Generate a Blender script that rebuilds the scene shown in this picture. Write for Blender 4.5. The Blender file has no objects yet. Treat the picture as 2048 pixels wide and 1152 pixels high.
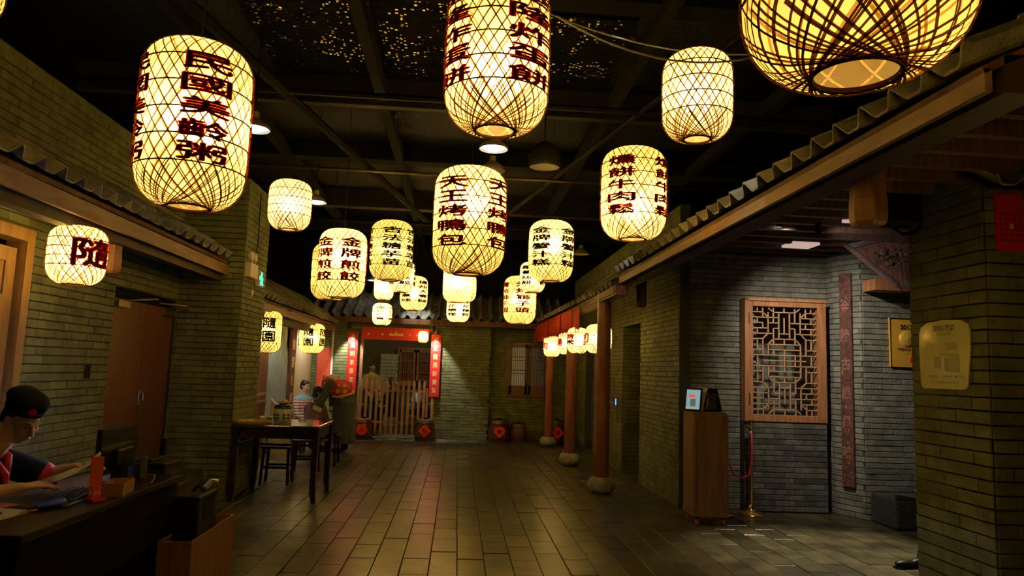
import bpy, bmesh, math, random
from math import sin, cos, pi, radians, sqrt, atan2, asin, tan
from mathutils import Vector, Matrix, Euler
rnd = random.Random(7)
SC = bpy.context.scene
COL = SC.collection
# ------------------------------------------------------------ camera, world, exposure
F, PITCH, YAW, ROLL, CH = 1420.4, .11535, .0719, .03426, 1.55
_f = Vector((sin(YAW)*cos(PITCH), cos(YAW)*cos(PITCH), sin(PITCH)))
_r0 = Vector((cos(YAW), -sin(YAW), 0)); _u0 = _r0.cross(_f)
_r = _r0*cos(ROLL)+_u0*sin(ROLL); _u = -_r0*sin(ROLL)+_u0*cos(ROLL)
CAM = Vector((0, 0, CH))
cd = bpy.data.cameras.new('camera'); cam = bpy.data.objects.new('camera', cd); COL.objects.link(cam)
cd.sensor_width = 36; cd.lens = F/2048*36; cd.clip_start = .05
cam.matrix_world = Matrix(((_r.x, _u.x, -_f.x, 0), (_r.y, _u.y, -_f.y, 0), (_r.z, _u.z, -_f.z, CH), (0, 0, 0, 1)))
SC.camera = cam
def in_view(p, m=120):
    d = Vector(p)-CAM; z = d.dot(_f)
    if z < .3: return False
    x = 1024+F*d.dot(_r)/z; y = 576-F*d.dot(_u)/z
    return -m < x < 2048+m and -m < y < 1152+m
W = bpy.data.worlds.new('world'); SC.world = W; W.use_nodes = True
W.node_tree.nodes['Background'].inputs[0].default_value = (1, .78, .3, 1)
W.node_tree.nodes['Background'].inputs[1].default_value = .012
SC.view_settings.view_transform = 'Standard'; SC.view_settings.look = 'None'
SC.view_settings.exposure = -.12; SC.view_settings.gamma = 1; SC.view_settings.use_curve_mapping = False
SC.cycles.use_denoising = True
SC.cycles.max_bounces = 6
LIGHTCOL = (1, .68, .16)
def lamp(name, kind, loc, energy, color=(1, 1, 1), size=.04, to=None, angle=60, blend=.5):
    l = bpy.data.lights.new(name, kind); l.energy = energy; l.color = color
    if kind in ('POINT', 'SPOT'): l.shadow_soft_size = size
    o = bpy.data.objects.new(name, l); COL.objects.link(o); o.location = loc
    if kind == 'SPOT': l.spot_size = radians(angle); l.spot_blend = blend
    if to is not None: o.rotation_euler = (Vector(to)-Vector(loc)).to_track_quat('-Z', 'Y').to_euler()
    return o
# spotlights fixed under the eaves of the place
lamp('couplet_spot', 'SPOT', (-2.38, 15.6, 2.3), 150, (1, .93, .86), .03, (-2.33, 15.84, 1.6), 70)
lamp('couplet_spot', 'SPOT', (-.55, 15.6, 2.3), 150, (1, .93, .86), .03, (-.5, 15.84, 1.6), 70)
lamp('eave_spot', 'SPOT', (-.93, 14.9, 3.3), 120, (.95, .95, 1), .03, (-.93, 15.55, 2.66), 44)
lamp('alcove_spot', 'SPOT', (3.25, 6.96, 3.1), 300, (1, .9, .74), .04, (4.35, 8.2, 1.75), 84, 1)
lamp('alcove_floor_spot', 'SPOT', (4.3, 6.9, 3.05), 680, (1, .88, .66), .04, (3.55, 6.2, 0), 56, .8)
lamp('tile_spot', 'SPOT', (.9, 4.3, 3.75), 60, (.95, .97, 1), .04, (1.85, 4.5, 2.74), 34, .8)
lamp('tile_spot', 'SPOT', (1.1, 7.2, 3.6), 34, (.9, .95, 1), .04, (1.85, 8.0, 2.7), 34, .8)
# ------------------------------------------------------------ materials
MATS = {}
def mat(name, col, rough=.7, metal=0., var=0., scale=8., bump=0., bscale=30., emit=None, es=0, rndv=0., trans=0., spec=.5, col2=None, coat=0.):
    if name in MATS: return MATS[name]
    m = bpy.data.materials.new(name); m.use_nodes = True; nt = m.node_tree; N = nt.nodes; L = nt.links
    b = N['Principled BSDF']; b.inputs['Base Color'].default_value = (*col, 1); b.inputs['Roughness'].default_value = rough
    b.inputs['Metallic'].default_value = metal; b.inputs['Specular IOR Level'].default_value = spec
    b.inputs['Coat Weight'].default_value = coat
    if trans: b.inputs['Transmission Weight'].default_value = trans
    if emit: b.inputs['Emission Color'].default_value = (*emit, 1); b.inputs['Emission Strength'].default_value = es
    if var or rndv or col2:
        tc = N.new('ShaderNodeTexCoord'); geo = N.new('ShaderNodeNewGeometry')
        no = N.new('ShaderNodeTexNoise'); no.inputs['Scale'].default_value = scale; no.inputs['Detail'].default_value = 5
        L.new(geo.outputs['Position'], no.inputs['Vector'])
        mx = N.new('ShaderNodeMix'); mx.data_type = 'RGBA'
        c2 = col2 or tuple(c*(1-var) for c in col)
        mx.inputs[6].default_value = (*c2, 1); mx.inputs[7].default_value = (*[min(1, c*(1+var*.6)) for c in col], 1)
        rm = N.new('ShaderNodeMapRange'); rm.inputs[1].default_value = .32; rm.inputs[2].default_value = .68
        L.new(no.outputs['Fac'], rm.inputs[0]); L.new(rm.outputs[0], mx.inputs[0])
        out = mx.outputs[2]
        if rndv:
            oi = N.new('ShaderNodeObjectInfo')
            ad = N.new('ShaderNodeMath'); ad.operation = 'ADD'; L.new(oi.outputs['Random'], ad.inputs[0]); L.new(geo.outputs['Random Per Island'], ad.inputs[1])
            fr = N.new('ShaderNodeMath'); fr.operation = 'FRACT'; L.new(ad.outputs[0], fr.inputs[0])
            mr = N.new('ShaderNodeMapRange'); mr.inputs[3].default_value = 1-rndv; mr.inputs[4].default_value = 1+rndv*.5; L.new(fr.outputs[0], mr.inputs[0])
            vm = N.new('ShaderNodeVectorMath'); vm.operation = 'SCALE'; L.new(out, vm.inputs[0]); L.new(mr.outputs[0], vm.inputs['Scale']); out = vm.outputs[0]
        L.new(out, b.inputs['Base Color'])
    if bump:
        tc2 = N.new('ShaderNodeNewGeometry'); n2 = N.new('ShaderNodeTexNoise'); n2.inputs['Scale'].default_value = bscale; n2.inputs['Detail'].default_value = 4
        L.new(tc2.outputs['Position'], n2.inputs['Vector']); bp = N.new('ShaderNodeBump'); bp.inputs['Strength'].default_value = bump; bp.inputs['Distance'].default_value = .02
        L.new(n2.outputs['Fac'], bp.inputs['Height']); L.new(bp.outputs[0], b.inputs['Normal'])
    MATS[name] = m; return m
def wood(name, c1, c2, rough=.5, sc=(14, 14, 1.2)):
    if name in MATS: return MATS[name]
    m = mat(name, c1, rough); N = m.node_tree.nodes; L = m.node_tree.links; b = N['Principled BSDF']
    tc = N.new('ShaderNodeTexCoord'); mp = N.new('ShaderNodeMapping'); mp.inputs['Scale'].default_value = sc
    no = N.new('ShaderNodeTexNoise'); no.inputs['Scale'].default_value = 2.2; no.inputs['Detail'].default_value = 6; no.inputs['Distortion'].default_value = .6
    L.new(tc.outputs['Object'], mp.inputs[0]); L.new(mp.outputs[0], no.inputs['Vector'])
    cr = N.new('ShaderNodeValToRGB'); cr.color_ramp.elements[0].position = .35; cr.color_ramp.elements[0].color = (*c2, 1)
    cr.color_ramp.elements[1].position = .65; cr.color_ramp.elements[1].color = (*c1, 1)
    L.new(no.outputs['Fac'], cr.inputs[0]); L.new(cr.outputs[0], b.inputs['Base Color'])
    return m
def translucent(name, col, tcol, tfac, rough_hot=0., emit=0., ecol=None):
    if name in MATS: return MATS[name]
    m = bpy.data.materials.new(name); m.use_nodes = True; nt = m.node_tree; N = nt.nodes; L = nt.links
    N.remove(N['Principled BSDF']); out = N['Material Output']
    d = N.new('ShaderNodeBsdfDiffuse'); d.inputs[0].default_value = (*col, 1)
    t = N.new('ShaderNodeBsdfTranslucent'); t.inputs[0].default_value = (*tcol, 1)
    mx = N.new('ShaderNodeMixShader'); mx.inputs[0].default_value = tfac; L.new(d.outputs[0], mx.inputs[1]); L.new(t.outputs[0], mx.inputs[2]); s = mx.outputs[0]
    if rough_hot:
        r = N.new('ShaderNodeBsdfRefraction'); r.inputs['Color'].default_value = (*tcol, 1); r.inputs['Roughness'].default_value = .85; r.inputs['IOR'].default_value = 1.25
        m2 = N.new('ShaderNodeMixShader'); m2.inputs[0].default_value = rough_hot; L.new(s, m2.inputs[1]); L.new(r.outputs[0], m2.inputs[2]); s = m2.outputs[0]
    if emit:
        e = N.new('ShaderNodeEmission'); e.inputs[0].default_value = (*(ecol or tcol), 1); e.inputs[1].default_value = emit
        a = N.new('ShaderNodeAddShader'); L.new(s, a.inputs[0]); L.new(e.outputs[0], a.inputs[1]); s = a.outputs[0]
    L.new(s, out.inputs[0]); MATS[name] = m; return m
M_brick = mat('grey_brick', (.12, .127, .045), .85, var=.32, scale=5, rndv=.2, bump=.35, bscale=45)
M_brick_cool = mat('grey_brick_cool', (.16, .155, .125), .85, var=.3, scale=9, rndv=.3, bump=.35, bscale=45)
M_mortar = mat('mortar', (.035, .033, .02), .95)
M_tile = mat('floor_tile', (.088, .076, .036), .3, var=.55, scale=3.5, rndv=.5, bump=.25, bscale=9, spec=.6)
M_grout = mat('floor_joint', (.03, .028, .02), .9)
M_roof = mat('roof_tile_clay', (.2, .19, .13), .75, var=.3, scale=14, rndv=.2, bump=.3, bscale=40)
M_beam = wood('beam_wood', (.11, .05, .02), (.06, .026, .012), .6, (3, 3, 3))
M_dkbeam = wood('dark_eave_beam', (.035, .014, .006), (.02, .008, .003), .7, (3, 3, 3))
M_fascia = wood('fascia_wood', (.2, .11, .045), (.12, .06, .025), .6, (4, 1, 4))
M_post = wood('post_wood', (.25, .1, .04), (.13, .05, .02), .45)
M_door = wood('door_wood', (.13, .045, .018), (.09, .03, .012), .45)
M_latt = wood('lattice_wood', (.36, .16, .06), (.22, .09, .035), .5)
M_slat = wood('lattice_bar_wood', (.42, .25, .13), (.3, .16, .08), .5)
M_golden = wood('golden_wood', (.27, .15, .04), (.18, .09, .022), .5)
M_dark = wood('dark_table_wood', (.03, .012, .008), (.015, .006, .004), .18, (2, 2, 2))
M_desk = wood('desk_wood', (.022, .009, .004), (.011, .005, .003), .3, (2, 2, 2))
M_kiosk = wood('kiosk_wood', (.2, .105, .035), (.13, .06, .02), .5, (9, 9, .8))
M_fence = wood('fence_wood', (.3, .15, .07), (.2, .09, .04), .6)
M_box = wood('box_wood', (.42, .2, .06), (.3, .13, .035), .55, (3, 3, 3))
M_black = mat('black_plastic', (.006, .006, .0065), .42)
M_blackm = mat('black_matt', (.004, .004, .004), .9, spec=.2)
M_pipe = mat('black_pipe', (.003, .0025, .002), .6, spec=.15)
M_white = mat('white_plaster', (.62, .58, .48), .8, var=.08, scale=3)
M_red = mat('red_paper', (.55, .015, .012), .55)
M_redcloth = mat('red_cloth', (.5, .03, .01), .8, var=.2, scale=20)
M_gold = mat('gold_metal', (.9, .55, .14), .18, metal=1)
M_goldink = mat('gold_ink', (.85, .6, .2), .4, metal=.3)
M_stone = mat('grey_stone', (.3, .29, .22), .9, var=.3, scale=12, bump=.5, bscale=30)
M_dkstone = mat('dark_stone', (.025, .025, .02), .85, var=.3, scale=10, bump=.5)
M_ceil = mat('black_sprayed_ceiling', (.002, .002, .0015), .13, bump=1., bscale=75, spec=.5)
M_paper = translucent('lantern_paper', (.5, .4, .22), (1, .78, .36), .8, .28, .25, (1, .5, .055))
M_paper_b = translucent('lantern_paper_bright', (.55, .45, .3), (1, .82, .45), .8, .28, .6, (1, .62, .15))
M_weave = translucent('bamboo_strip', (.12, .055, .01), (.13, .045, .005), .35)
M_inner = translucent('inner_bamboo_strip', (.75, .5, .2), (.6, .35, .1), .4)
M_ink = translucent('lantern_lettering_brown', (.13, .02, .008), (.6, .065, .012), .55)
M_ink_b = translucent('lantern_lettering_black', (.03, .02, .012), (.1, .04, .015), .3)
M_ink_r = translucent('lantern_lettering_red', (.6, .05, .01), (.9, .12, .02), .5)
M_skin = mat('skin', (.6, .37, .28), .5, spec=.4)
M_hair = mat('black_hair', (.012, .01, .009), .5)
for _m in (M_desk, M_black, M_beam): _m.node_tree.nodes['Principled BSDF'].inputs['Specular IOR Level'].default_value = .2
# ------------------------------------------------------------ object helpers
def link(name, me, parent=None, m=None, loc=(0, 0, 0), rot=None, smooth=False):
    o = bpy.data.objects.new(name, me); COL.objects.link(o); o.location = loc
    if rot is not None: o.rotation_euler = rot
    if parent: o.parent = parent
    if m and not len(me.materials): me.materials.append(m)
    if smooth:
        for p in me.polygons: p.use_smooth = True
    return o
def tag(o, label=None, cat=None, group=None, kind=None):
    if label: o['label'] = label
    if cat: o['category'] = cat
    if group: o['group'] = group
    if kind: o['kind'] = kind
    return o
def thing(name, label, cat, loc=(0, 0, 0), rz=0, group=None):
    o = bpy.data.objects.new(name, None); COL.objects.link(o); o.location = loc; o.rotation_euler = (0, 0, rz)
    o.empty_display_size = .05
    return tag(o, label, cat, group)
class MB:
    def __init__(s): s.v = []; s.f = []
    def add(s, vs, fs):
        n = len(s.v); s.v += [tuple(v) for v in vs]; s.f += [tuple(i+n for i in f) for f in fs]; return s
    def box(s, a, b, M=None):
        x0, y0, z0 = a; x1, y1, z1 = b
        vs = [Vector(p) for p in ((x0, y0, z0), (x1, y0, z0), (x1, y1, z0), (x0, y1, z0), (x0, y0, z1), (x1, y0, z1), (x1, y1, z1), (x0, y1, z1))]
        if M: vs = [M @ v for v in vs]
        return s.add(vs, [(0, 3, 2, 1), (4, 5, 6, 7), (0, 1, 5, 4), (1, 2, 6, 5), (2, 3, 7, 6), (3, 0, 4, 7)])
    def cbox(s, c, d, M=None):
        return s.box([c[i]-d[i]/2 for i in range(3)], [c[i]+d[i]/2 for i in range(3)], M)
    def bev(s, a, b, r, M=None):   # box with all edges chamfered
        bm = bmesh.new(); bmesh.ops.create_cube(bm, size=1)
        for v in bm.verts:
            for i in range(3): v.co[i] = a[i]+(v.co[i]+.5)*(b[i]-a[i])
        bmesh.ops.bevel(bm, geom=list(bm.edges), offset=r, segments=2, affect='EDGES', profile=.6)
        bm.verts.index_update()
        vs = [v.co.copy() for v in bm.verts]
        if M: vs = [M @ v for v in vs]
        s.add(vs, [[v.index for v in f.verts] for f in bm.faces]); bm.free(); return s
    def lathe(s, prof, n=24, c=(0, 0, 0), M=None, cap=True, close=False):
        vs = []; fs = []; k = len(prof)
        for i in range(n):
            a = 2*pi*i/n
            for r, z in prof: vs.append(Vector((c[0]+r*cos(a), c[1]+r*sin(a), c[2]+z)))
        for i in range(n):
            j = (i+1) % n
            for q in range(k-1 if not close else k):
                q2 = (q+1) % k; fs.append((i*k+q, j*k+q, j*k+q2, i*k+q2))
        if cap and not close: fs.append([i*k for i in range(n)][::-1]); fs.append([i*k+k-1 for i in range(n)])
        if M: vs = [M @ v for v in vs]
        return s.add(vs, fs)
    def tube(s, pts, r, n=8, cap=True):
        pts = [Vector(p) for p in pts]; rs = r if isinstance(r, (list, tuple)) else [r]*len(pts); vs = []; fs = []; up = None
        for i, p in enumerate(pts):
            t = (pts[min(i+1, len(pts)-1)]-pts[max(i-1, 0)]).normalized()
            if up is None: up = Vector((0, 0, 1)) if abs(t.z) < .9 else Vector((1, 0, 0))
            a = t.cross(up).normalized(); b = a.cross(t).normalized(); up = b
            for k in range(n): q = 2*pi*k/n; vs.append(p+(a*cos(q)+b*sin(q))*rs[i])
        for i in range(len(pts)-1):
            for k in range(n): k2 = (k+1) % n; fs.append((i*n+k, i*n+k2, (i+1)*n+k2, (i+1)*n+k))
        if cap: fs.append(list(range(n))[::-1]); fs.append([(len(pts)-1)*n+k for k in range(n)])
        return s.add(vs, fs)
    def prism(s, poly, ax, d0, d1, M=None):   # polygon extruded along axis 0/1/2
        def P(u, v, d): return Vector({0: (d, u, v), 1: (u, d, v), 2: (u, v, d)}[ax])
        n = len(poly); vs = [P(u, v, d0) for u, v in poly]+[P(u, v, d1) for u, v in poly]
        if M: vs = [M @ v for v in vs]
        return s.add(vs, [tuple(range(n)), tuple(range(n, 2*n))[::-1]]+[(i, (i+1) % n+0, (i+1) % n+n, i+n)[::-1] for i in range(n)])
    def mesh(s, name):
        me = bpy.data.meshes.new(name); me.from_pydata([tuple(v) for v in s.v], [], s.f)
        bm = bmesh.new(); bm.from_mesh(me); bmesh.ops.recalc_face_normals(bm, faces=bm.faces); bm.to_mesh(me); bm.free(); me.update(); return me
    def obj(s, name, m, parent=None, loc=(0, 0, 0), rot=None, smooth=False):
        return link(name, s.mesh(name), parent, m, loc, rot, smooth)
def Rz(a, c=(0, 0, 0)): return Matrix.Translation(c) @ Matrix.Rotation(a, 4, 'Z') @ Matrix.Translation([-x for x in c])
def autosmooth(o, ang=40):
    me = o.data
    for p in me.polygons: p.use_smooth = True
    try: me.set_sharp_from_angle(angle=radians(ang))
    except Exception: pass
    return o
# ------------------------------------------------------------ text
TXT = {}
def glyph(ch, bold=.018, cuts=10):
    k = (ch, bold, cuts)
    if k in TXT: return TXT[k]
    c = bpy.data.curves.new('t', 'FONT'); c.body = ch; c.offset = bold; c.resolution_u = 3
    o = bpy.data.objects.new('t', c); COL.objects.link(o); bpy.context.view_layer.update()
    me = bpy.data.meshes.new_from_object(o.evaluated_get(bpy.context.evaluated_depsgraph_get()))
    bpy.data.objects.remove(o); bm = bmesh.new(); bm.from_mesh(me); bpy.data.meshes.remove(me)
    if not bm.verts: TXT[k] = ([], []); return TXT[k]
    xs = [v.co.x for v in bm.verts]; ys = [v.co.y for v in bm.verts]; x0, x1, y0, y1 = min(xs), max(xs), min(ys), max(ys)
    for v in bm.verts: v.co.x = (v.co.x-x0)/max(x1-x0, .2 if ch != ' ' else 1)-.5; v.co.y = (v.co.y-y0)/(max(y1-y0, .15))-.5
    for i in range(1, cuts):
        bmesh.ops.bisect_plane(bm, geom=bm.verts[:]+bm.edges[:]+bm.faces[:], plane_co=(-.5+i/cuts, 0, 0), plane_no=(1, 0, 0))
    bm.verts.index_update()
    TXT[k] = ([v.co.to_tuple() for v in bm.verts], [[v.index for v in f.verts] for f in bm.faces]); bm.free(); return TXT[k]
def flat_text(name, s, m, parent, M, w, h, pitch, vertical=False, bold=.01):
    mb = MB()
    for i, ch in enumerate(s):
        if ch == ' ': continue
        vs, fs = glyph(ch, bold, 1)
        off = (0, -i*pitch) if vertical else ((i-(len(s)-1)/2)*pitch, 0)
        mb.add([M @ Vector((x*w+off[0], y*h+off[1], 0)) for x, y, z in vs], fs)
    me = bpy.data.meshes.new(name); me.from_pydata(mb.v, [], mb.f); return link(name, me, parent, m)
def plain_text(name, s, m, parent, M, size, bold=0.):
    c = bpy.data.curves.new('t', 'FONT'); c.body = s; c.size = size; c.offset = bold; c.align_x = 'CENTER'
    o = bpy.data.objects.new('t', c); COL.objects.link(o); bpy.context.view_layer.update()
    me = bpy.data.meshes.new_from_object(o.evaluated_get(bpy.context.evaluated_depsgraph_get())); bpy.data.objects.remove(o)
    me.transform(M); me.name = name; me.materials.clear(); return link(name, me, parent, m)
def frame(o, U, V):   # matrix with x->U, y->V, z->U x V at point o
    U = Vector(U); V = Vector(V); N = U.cross(V)
    return Matrix(((U.x, V.x, N.x, o[0]), (U.y, V.y, N.y, o[1]), (U.z, V.z, N.z, o[2]), (0, 0, 0, 1)))
# ------------------------------------------------------------ masonry
BR = {}
def brick_mesh(l, h, d, m, c=.004):
    if m.name == 'floor_tile': c = .002
    k = (round(l, 3), h, d, m.name)
    if k in BR: return BR[k]
    l = max(round(l, 3), .02)
    x, z = l/2, h/2
    vs = [(-x, -z, 0), (x, -z, 0), (x, z, 0), (-x, z, 0), (-x, -z, d-c), (x, -z, d-c), (x, z, d-c), (-x, z, d-c), (-x+c, -z+c, d), (x-c, -z+c, d), (x-c, z-c, d), (-x+c, z-c, d)]
    fs = [(8, 9, 10, 11)]+[(i, (i+1) % 4, (i+1) % 4+4, i+4) for i in range(4)]+[(i+4, (i+1) % 4+4, (i+1) % 4+8, i+8) for i in range(4)]
    me = bpy.data.meshes.new('brick'); me.from_pydata(vs, [], fs); me.materials.append(m); BR[k] = (me, vs, fs); return BR[k]
def masonry(name, P0, U, V, L, H, ch, bl, holes=(), m=None, base=None, thick=.12, d=.012, gap=.007, nmax=300, piece='brick', jit=.0015, blocked=None, umin=0, lab=None, loose='bricks'):
    U = Vector(U); V = Vector(V); N = U.cross(V); P0 = Vector(P0); m = m or M_brick; base = base or M_mortar
    mb = MB(); us = sorted({0, L, *[x for h in holes for x in (h[0], h[1]) if 0 < x < L]})
    F4 = frame(P0, U, V)
    for a, b in zip(us, us[1:]):
        mid = (a+b)/2; vs = [(0, H)]
        for h in holes:
            if h[0] < mid < h[1]:
                nv = []
                for q0, q1 in vs:
                    if h[2] > q0: nv.append((q0, min(q1, h[2])))
                    if h[3] < q1: nv.append((max(q0, h[3]), q1))
                vs = [q for q in nv if q[1]-q[0] > 1e-4]
        for q0, q1 in vs: mb.box((a, q0, -thick), (b, q1, 0), F4)
    root = mb.obj(name, base); tag(root, kind='structure', label=lab)
    items = []
    r = random.Random(hash(name) % 1000 if False else len(name)*17+int(L*10))
    for i in range(int(H/ch+.5)):
        z0 = i*ch; z1 = min(z0+ch, H); zc = (z0+z1)/2
        if z1-z0 < ch*.4: continue
        x = -bl*(.5 if i % 2 else 0)-r.random()*bl*.12
        while x < L:
            x1 = x+bl*(1+.0*r.random()); a, b = max(x, 0), min(x1, L); x = x1
            segs = [(a, b)]
            for h in holes:
                if h[2]-.001 < zc < h[3]+.001:
                    ns = []
                    for p, q in segs:
                        if h[1] <= p or h[0] >= q: ns.append((p, q)); continue
                        if h[0] > p: ns.append((p, h[0]))
                        if h[1] < q: ns.append((h[1], q))
                    segs = ns
            for p, q in segs:
                if q-p > .03: items.append((p, q, z0, z1))
    def score(it):
        c = P0+U*(it[0]+it[1])/2+V*(it[2]+it[3])/2
        v = in_view(c, 40) and not (blocked and blocked(c))
        return ((0 if v else 1), (c-CAM).length)
    items.sort(key=score); rest = MB()
    for k, (p, q, z0, z1) in enumerate(items):
        c = P0+U*((p+q)/2)+V*((z0+z1)/2)
        me, vs, fs = brick_mesh(q-p-(gap if m is M_tile else gap*.3), round(ch-gap, 4), d, m)
        dj = r.uniform(-jit, jit)*2; e = Euler((r.uniform(-jit, jit)*3, r.uniform(-jit, jit)*3, r.uniform(-jit, jit)*2))
        Mx = frame(c+N*dj, U, V) @ e.to_matrix().to_4x4()
        if k < nmax and score(items[k])[0] == 0:
            o = bpy.data.objects.new(piece, me); COL.objects.link(o); o.parent = root; o.matrix_local = Mx
        else:
            rest.add([Mx @ Vector(v) for v in vs], fs)
    if rest.v:
        me = bpy.data.meshes.new(loose); me.from_pydata([tuple(v) for v in rest.v], [], rest.f)
        tag(link(loose, me, root, m), kind='stuff')
    return root
def slab(name, a, b, m, kind='structure', label=None): return tag(MB().box(a, b).obj(name, m), kind=kind, label=label)
# ------------------------------------------------------------ structure
masonry('floor', (6.0, 3.0, 0), (0, 1, 0), (-1, 0, 0), 13.6, 10.4, .22, .44, m=M_tile, base=M_grout, thick=.08, d=.012, gap=.007, piece='floor_tile', jit=.0012, loose='floor_tiles',
        blocked=lambda c: c.x < -3.1 or (c.x < -1.8 and c.y < 8) or (c.x > 3.8 and c.y < 5.9) or (c.x > 2.7 and c.y > 8.4) or c.y < 4.9)
bpy.data.objects['floor'].location.z = -.012
WH = 3.66
masonry('wall_left', (-3.2, 4.3, 0), (0, 1, 0), (0, 0, 1), 4.0, WH, .067, .245, holes=[(-.1, 1.14, 0, 2.42), (2.5, 3.95, 0, 2.2)],
        blocked=lambda c: (2.68 < c.z < 3.1) or c.z > 3.5)
masonry('wall_pillar', (-3.2, 8.3, 0), (1, 0, 0), (0, 0, 1), .69, WH, .067, .245, thick=.05, blocked=lambda c: c.z < .45)
masonry('wall_pillar_side', (-2.51, 8.3, 0), (0, 1, 0), (0, 0, 1), .95, WH, .067, .245, thick=.5, blocked=lambda c: c.z < .3)
masonry('wall_back_left', (-3.2, 15.9, 0), (1, 0, 0), (0, 0, 1), 1.09, 2.55, .067, .245, nmax=200)
masonry('wall_back', (-.53, 15.9, 0), (1, 0, 0), (0, 0, 1), 1.25, 2.55, .067, .245)
slab('wall_back_lintel', (-2.12, 15.9, 2.38), (-.52, 16.1, 2.6), M_brick)
slab('wall_back_return', (.62, 15.9, 0), (.72, 16.4, 2.6), M_brick)
masonry('wall_back_right', (.72, 16.25, 0), (1, 0, 0), (0, 0, 1), 1.94, 2.55, .067, .245, holes=[(.4, 1.36, .95, 2.2)], nmax=200)
masonry('wall_right', (2.66, 16.3, 0), (0, -1, 0), (0, 0, 1), 7.89, WH, .064, .24, holes=[(4.95, 6.05, 0, 2.31), (1.6, 2.5, 0, 2.2)],
        blocked=lambda c: c.z > 2.75)
masonry('wall_niche_back', (2.66, 11.35, 0), (1, 0, 0), (0, 0, 1), .7, 2.31, .064, .24, nmax=80, thick=.03)
slab('wall_niche_inner', (3.3, 10.2, 0), (3.36, 11.4, 2.4), M_blackm); slab('wall_niche_near', (2.68, 10.2, 0), (3.3, 10.25, 2.4), M_brick); slab('wall_niche_top', (2.68, 10.25, 2.31), (3.3, 11.35, 2.36), M_brick)
slab('wall_niche_two', (3.0, 13.7, 0), (3.06, 14.8, 2.3), M_blackm)
masonry('wall_alcove', (2.66, 8.47, 0), (1, 0, 0), (0, 0, 1), 1.9, 3.1, .064, .24, holes=[(.97, 1.72, 1.08, 2.45)], m=M_brick_cool, blocked=lambda c: (.8 < c.x-2.66 < 1.7 and c.z < 2.48) or (c.z < .9 and c.x < 2.95))
slab('wall_alcove_inner', (3.5, 9.1, .9), (4.5, 9.15, 2.6), M_brick_cool); slab('wall_alcove_inner_side', (4.42, 8.6, .9), (4.47, 9.1, 2.6), M_dark)
# slanting pilaster that carries the long wooden plaque, and the wall behind the near block
_pa, _pb = Vector((4.53, 8.3, 0)), Vector((4.69, 7.96, 0))
_pu = (_pb-_pa).normalized()
masonry('wall_pilaster_return', (4.53, 8.47, 0), (0, -1, 0), (0, 0, 1), .17, 3.1, .064, .24, m=M_brick_cool, thick=.04, nmax=60)
masonry('wall_pilaster', _pa, _pu, (0, 0, 1), (_pb-_pa).length, 3.1, .064, .24, m=M_brick_cool, thick=.04, nmax=60)
masonry('wall_alcove_right', _pb, (1, 0, 0), (0, 0, 1), 1.6, 3.1, .064, .24, m=M_brick_cool, thick=.1, nmax=200, blocked=lambda c: c.x > 5.45)
masonry('wall_near_block', (3.82, 5.74, 0), (0, -1, 0), (0, 0, 1), .87, WH, .098, .36, thick=.3, d=.014, gap=.009, jit=.002)
masonry('wall_near_front', (3.82, 4.87, 0), (1, 0, 0), (0, 0, 1), .8, WH, .098, .36, thick=.5, d=.014, gap=.009, nmax=150, jit=.002)
slab('wall_near_back', (4.1, 5.6, 0), (4.62, 5.74, WH), M_brick)
# dark upper shell
slab('ceiling', (-7, -3, 4.55), (8, 20, 4.6), M_ceil)
slab('wall_upper_left', (-6.9, -3, 3.0), (-6.8, 20, 4.56), M_blackm); slab('wall_upper_right', (6.3, -3, 0), (6.4, 20, 4.56), M_blackm)
slab('wall_upper_back', (-7, 17.2, 2.5), (8, 17.3, 4.56), M_blackm)
slab('ceiling_back_room', (-3.6, 16.1, 2.75), (0.7, 19.3, 2.8), M_blackm)
for i, (y, x0, x1, w, h) in enumerate([(5.2, -4, 4, .22, .16), (7.3, -4, 4, .1, .3), (9.6, -4, 4.2, .22, .22), (12.2, -4, 4, .2, .3), (14.6, -4, 4, .3, .25)]):
    tag(MB().box((x0, y-w/2, 4.55-h), (x1, y+w/2, 4.55)).obj('ceiling_beam', mat('ceiling_dark_beam', (.01, .005, .002), .7) if i % 2 else M_blackm), kind='structure')
for x in (-2.4, -.9, 1.5, 3.1):
    tag(MB().box((x-.05, 2, 4.28), (x+.05, 17, 4.42)).obj('ceiling_rail', M_blackm), kind='structure')
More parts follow.
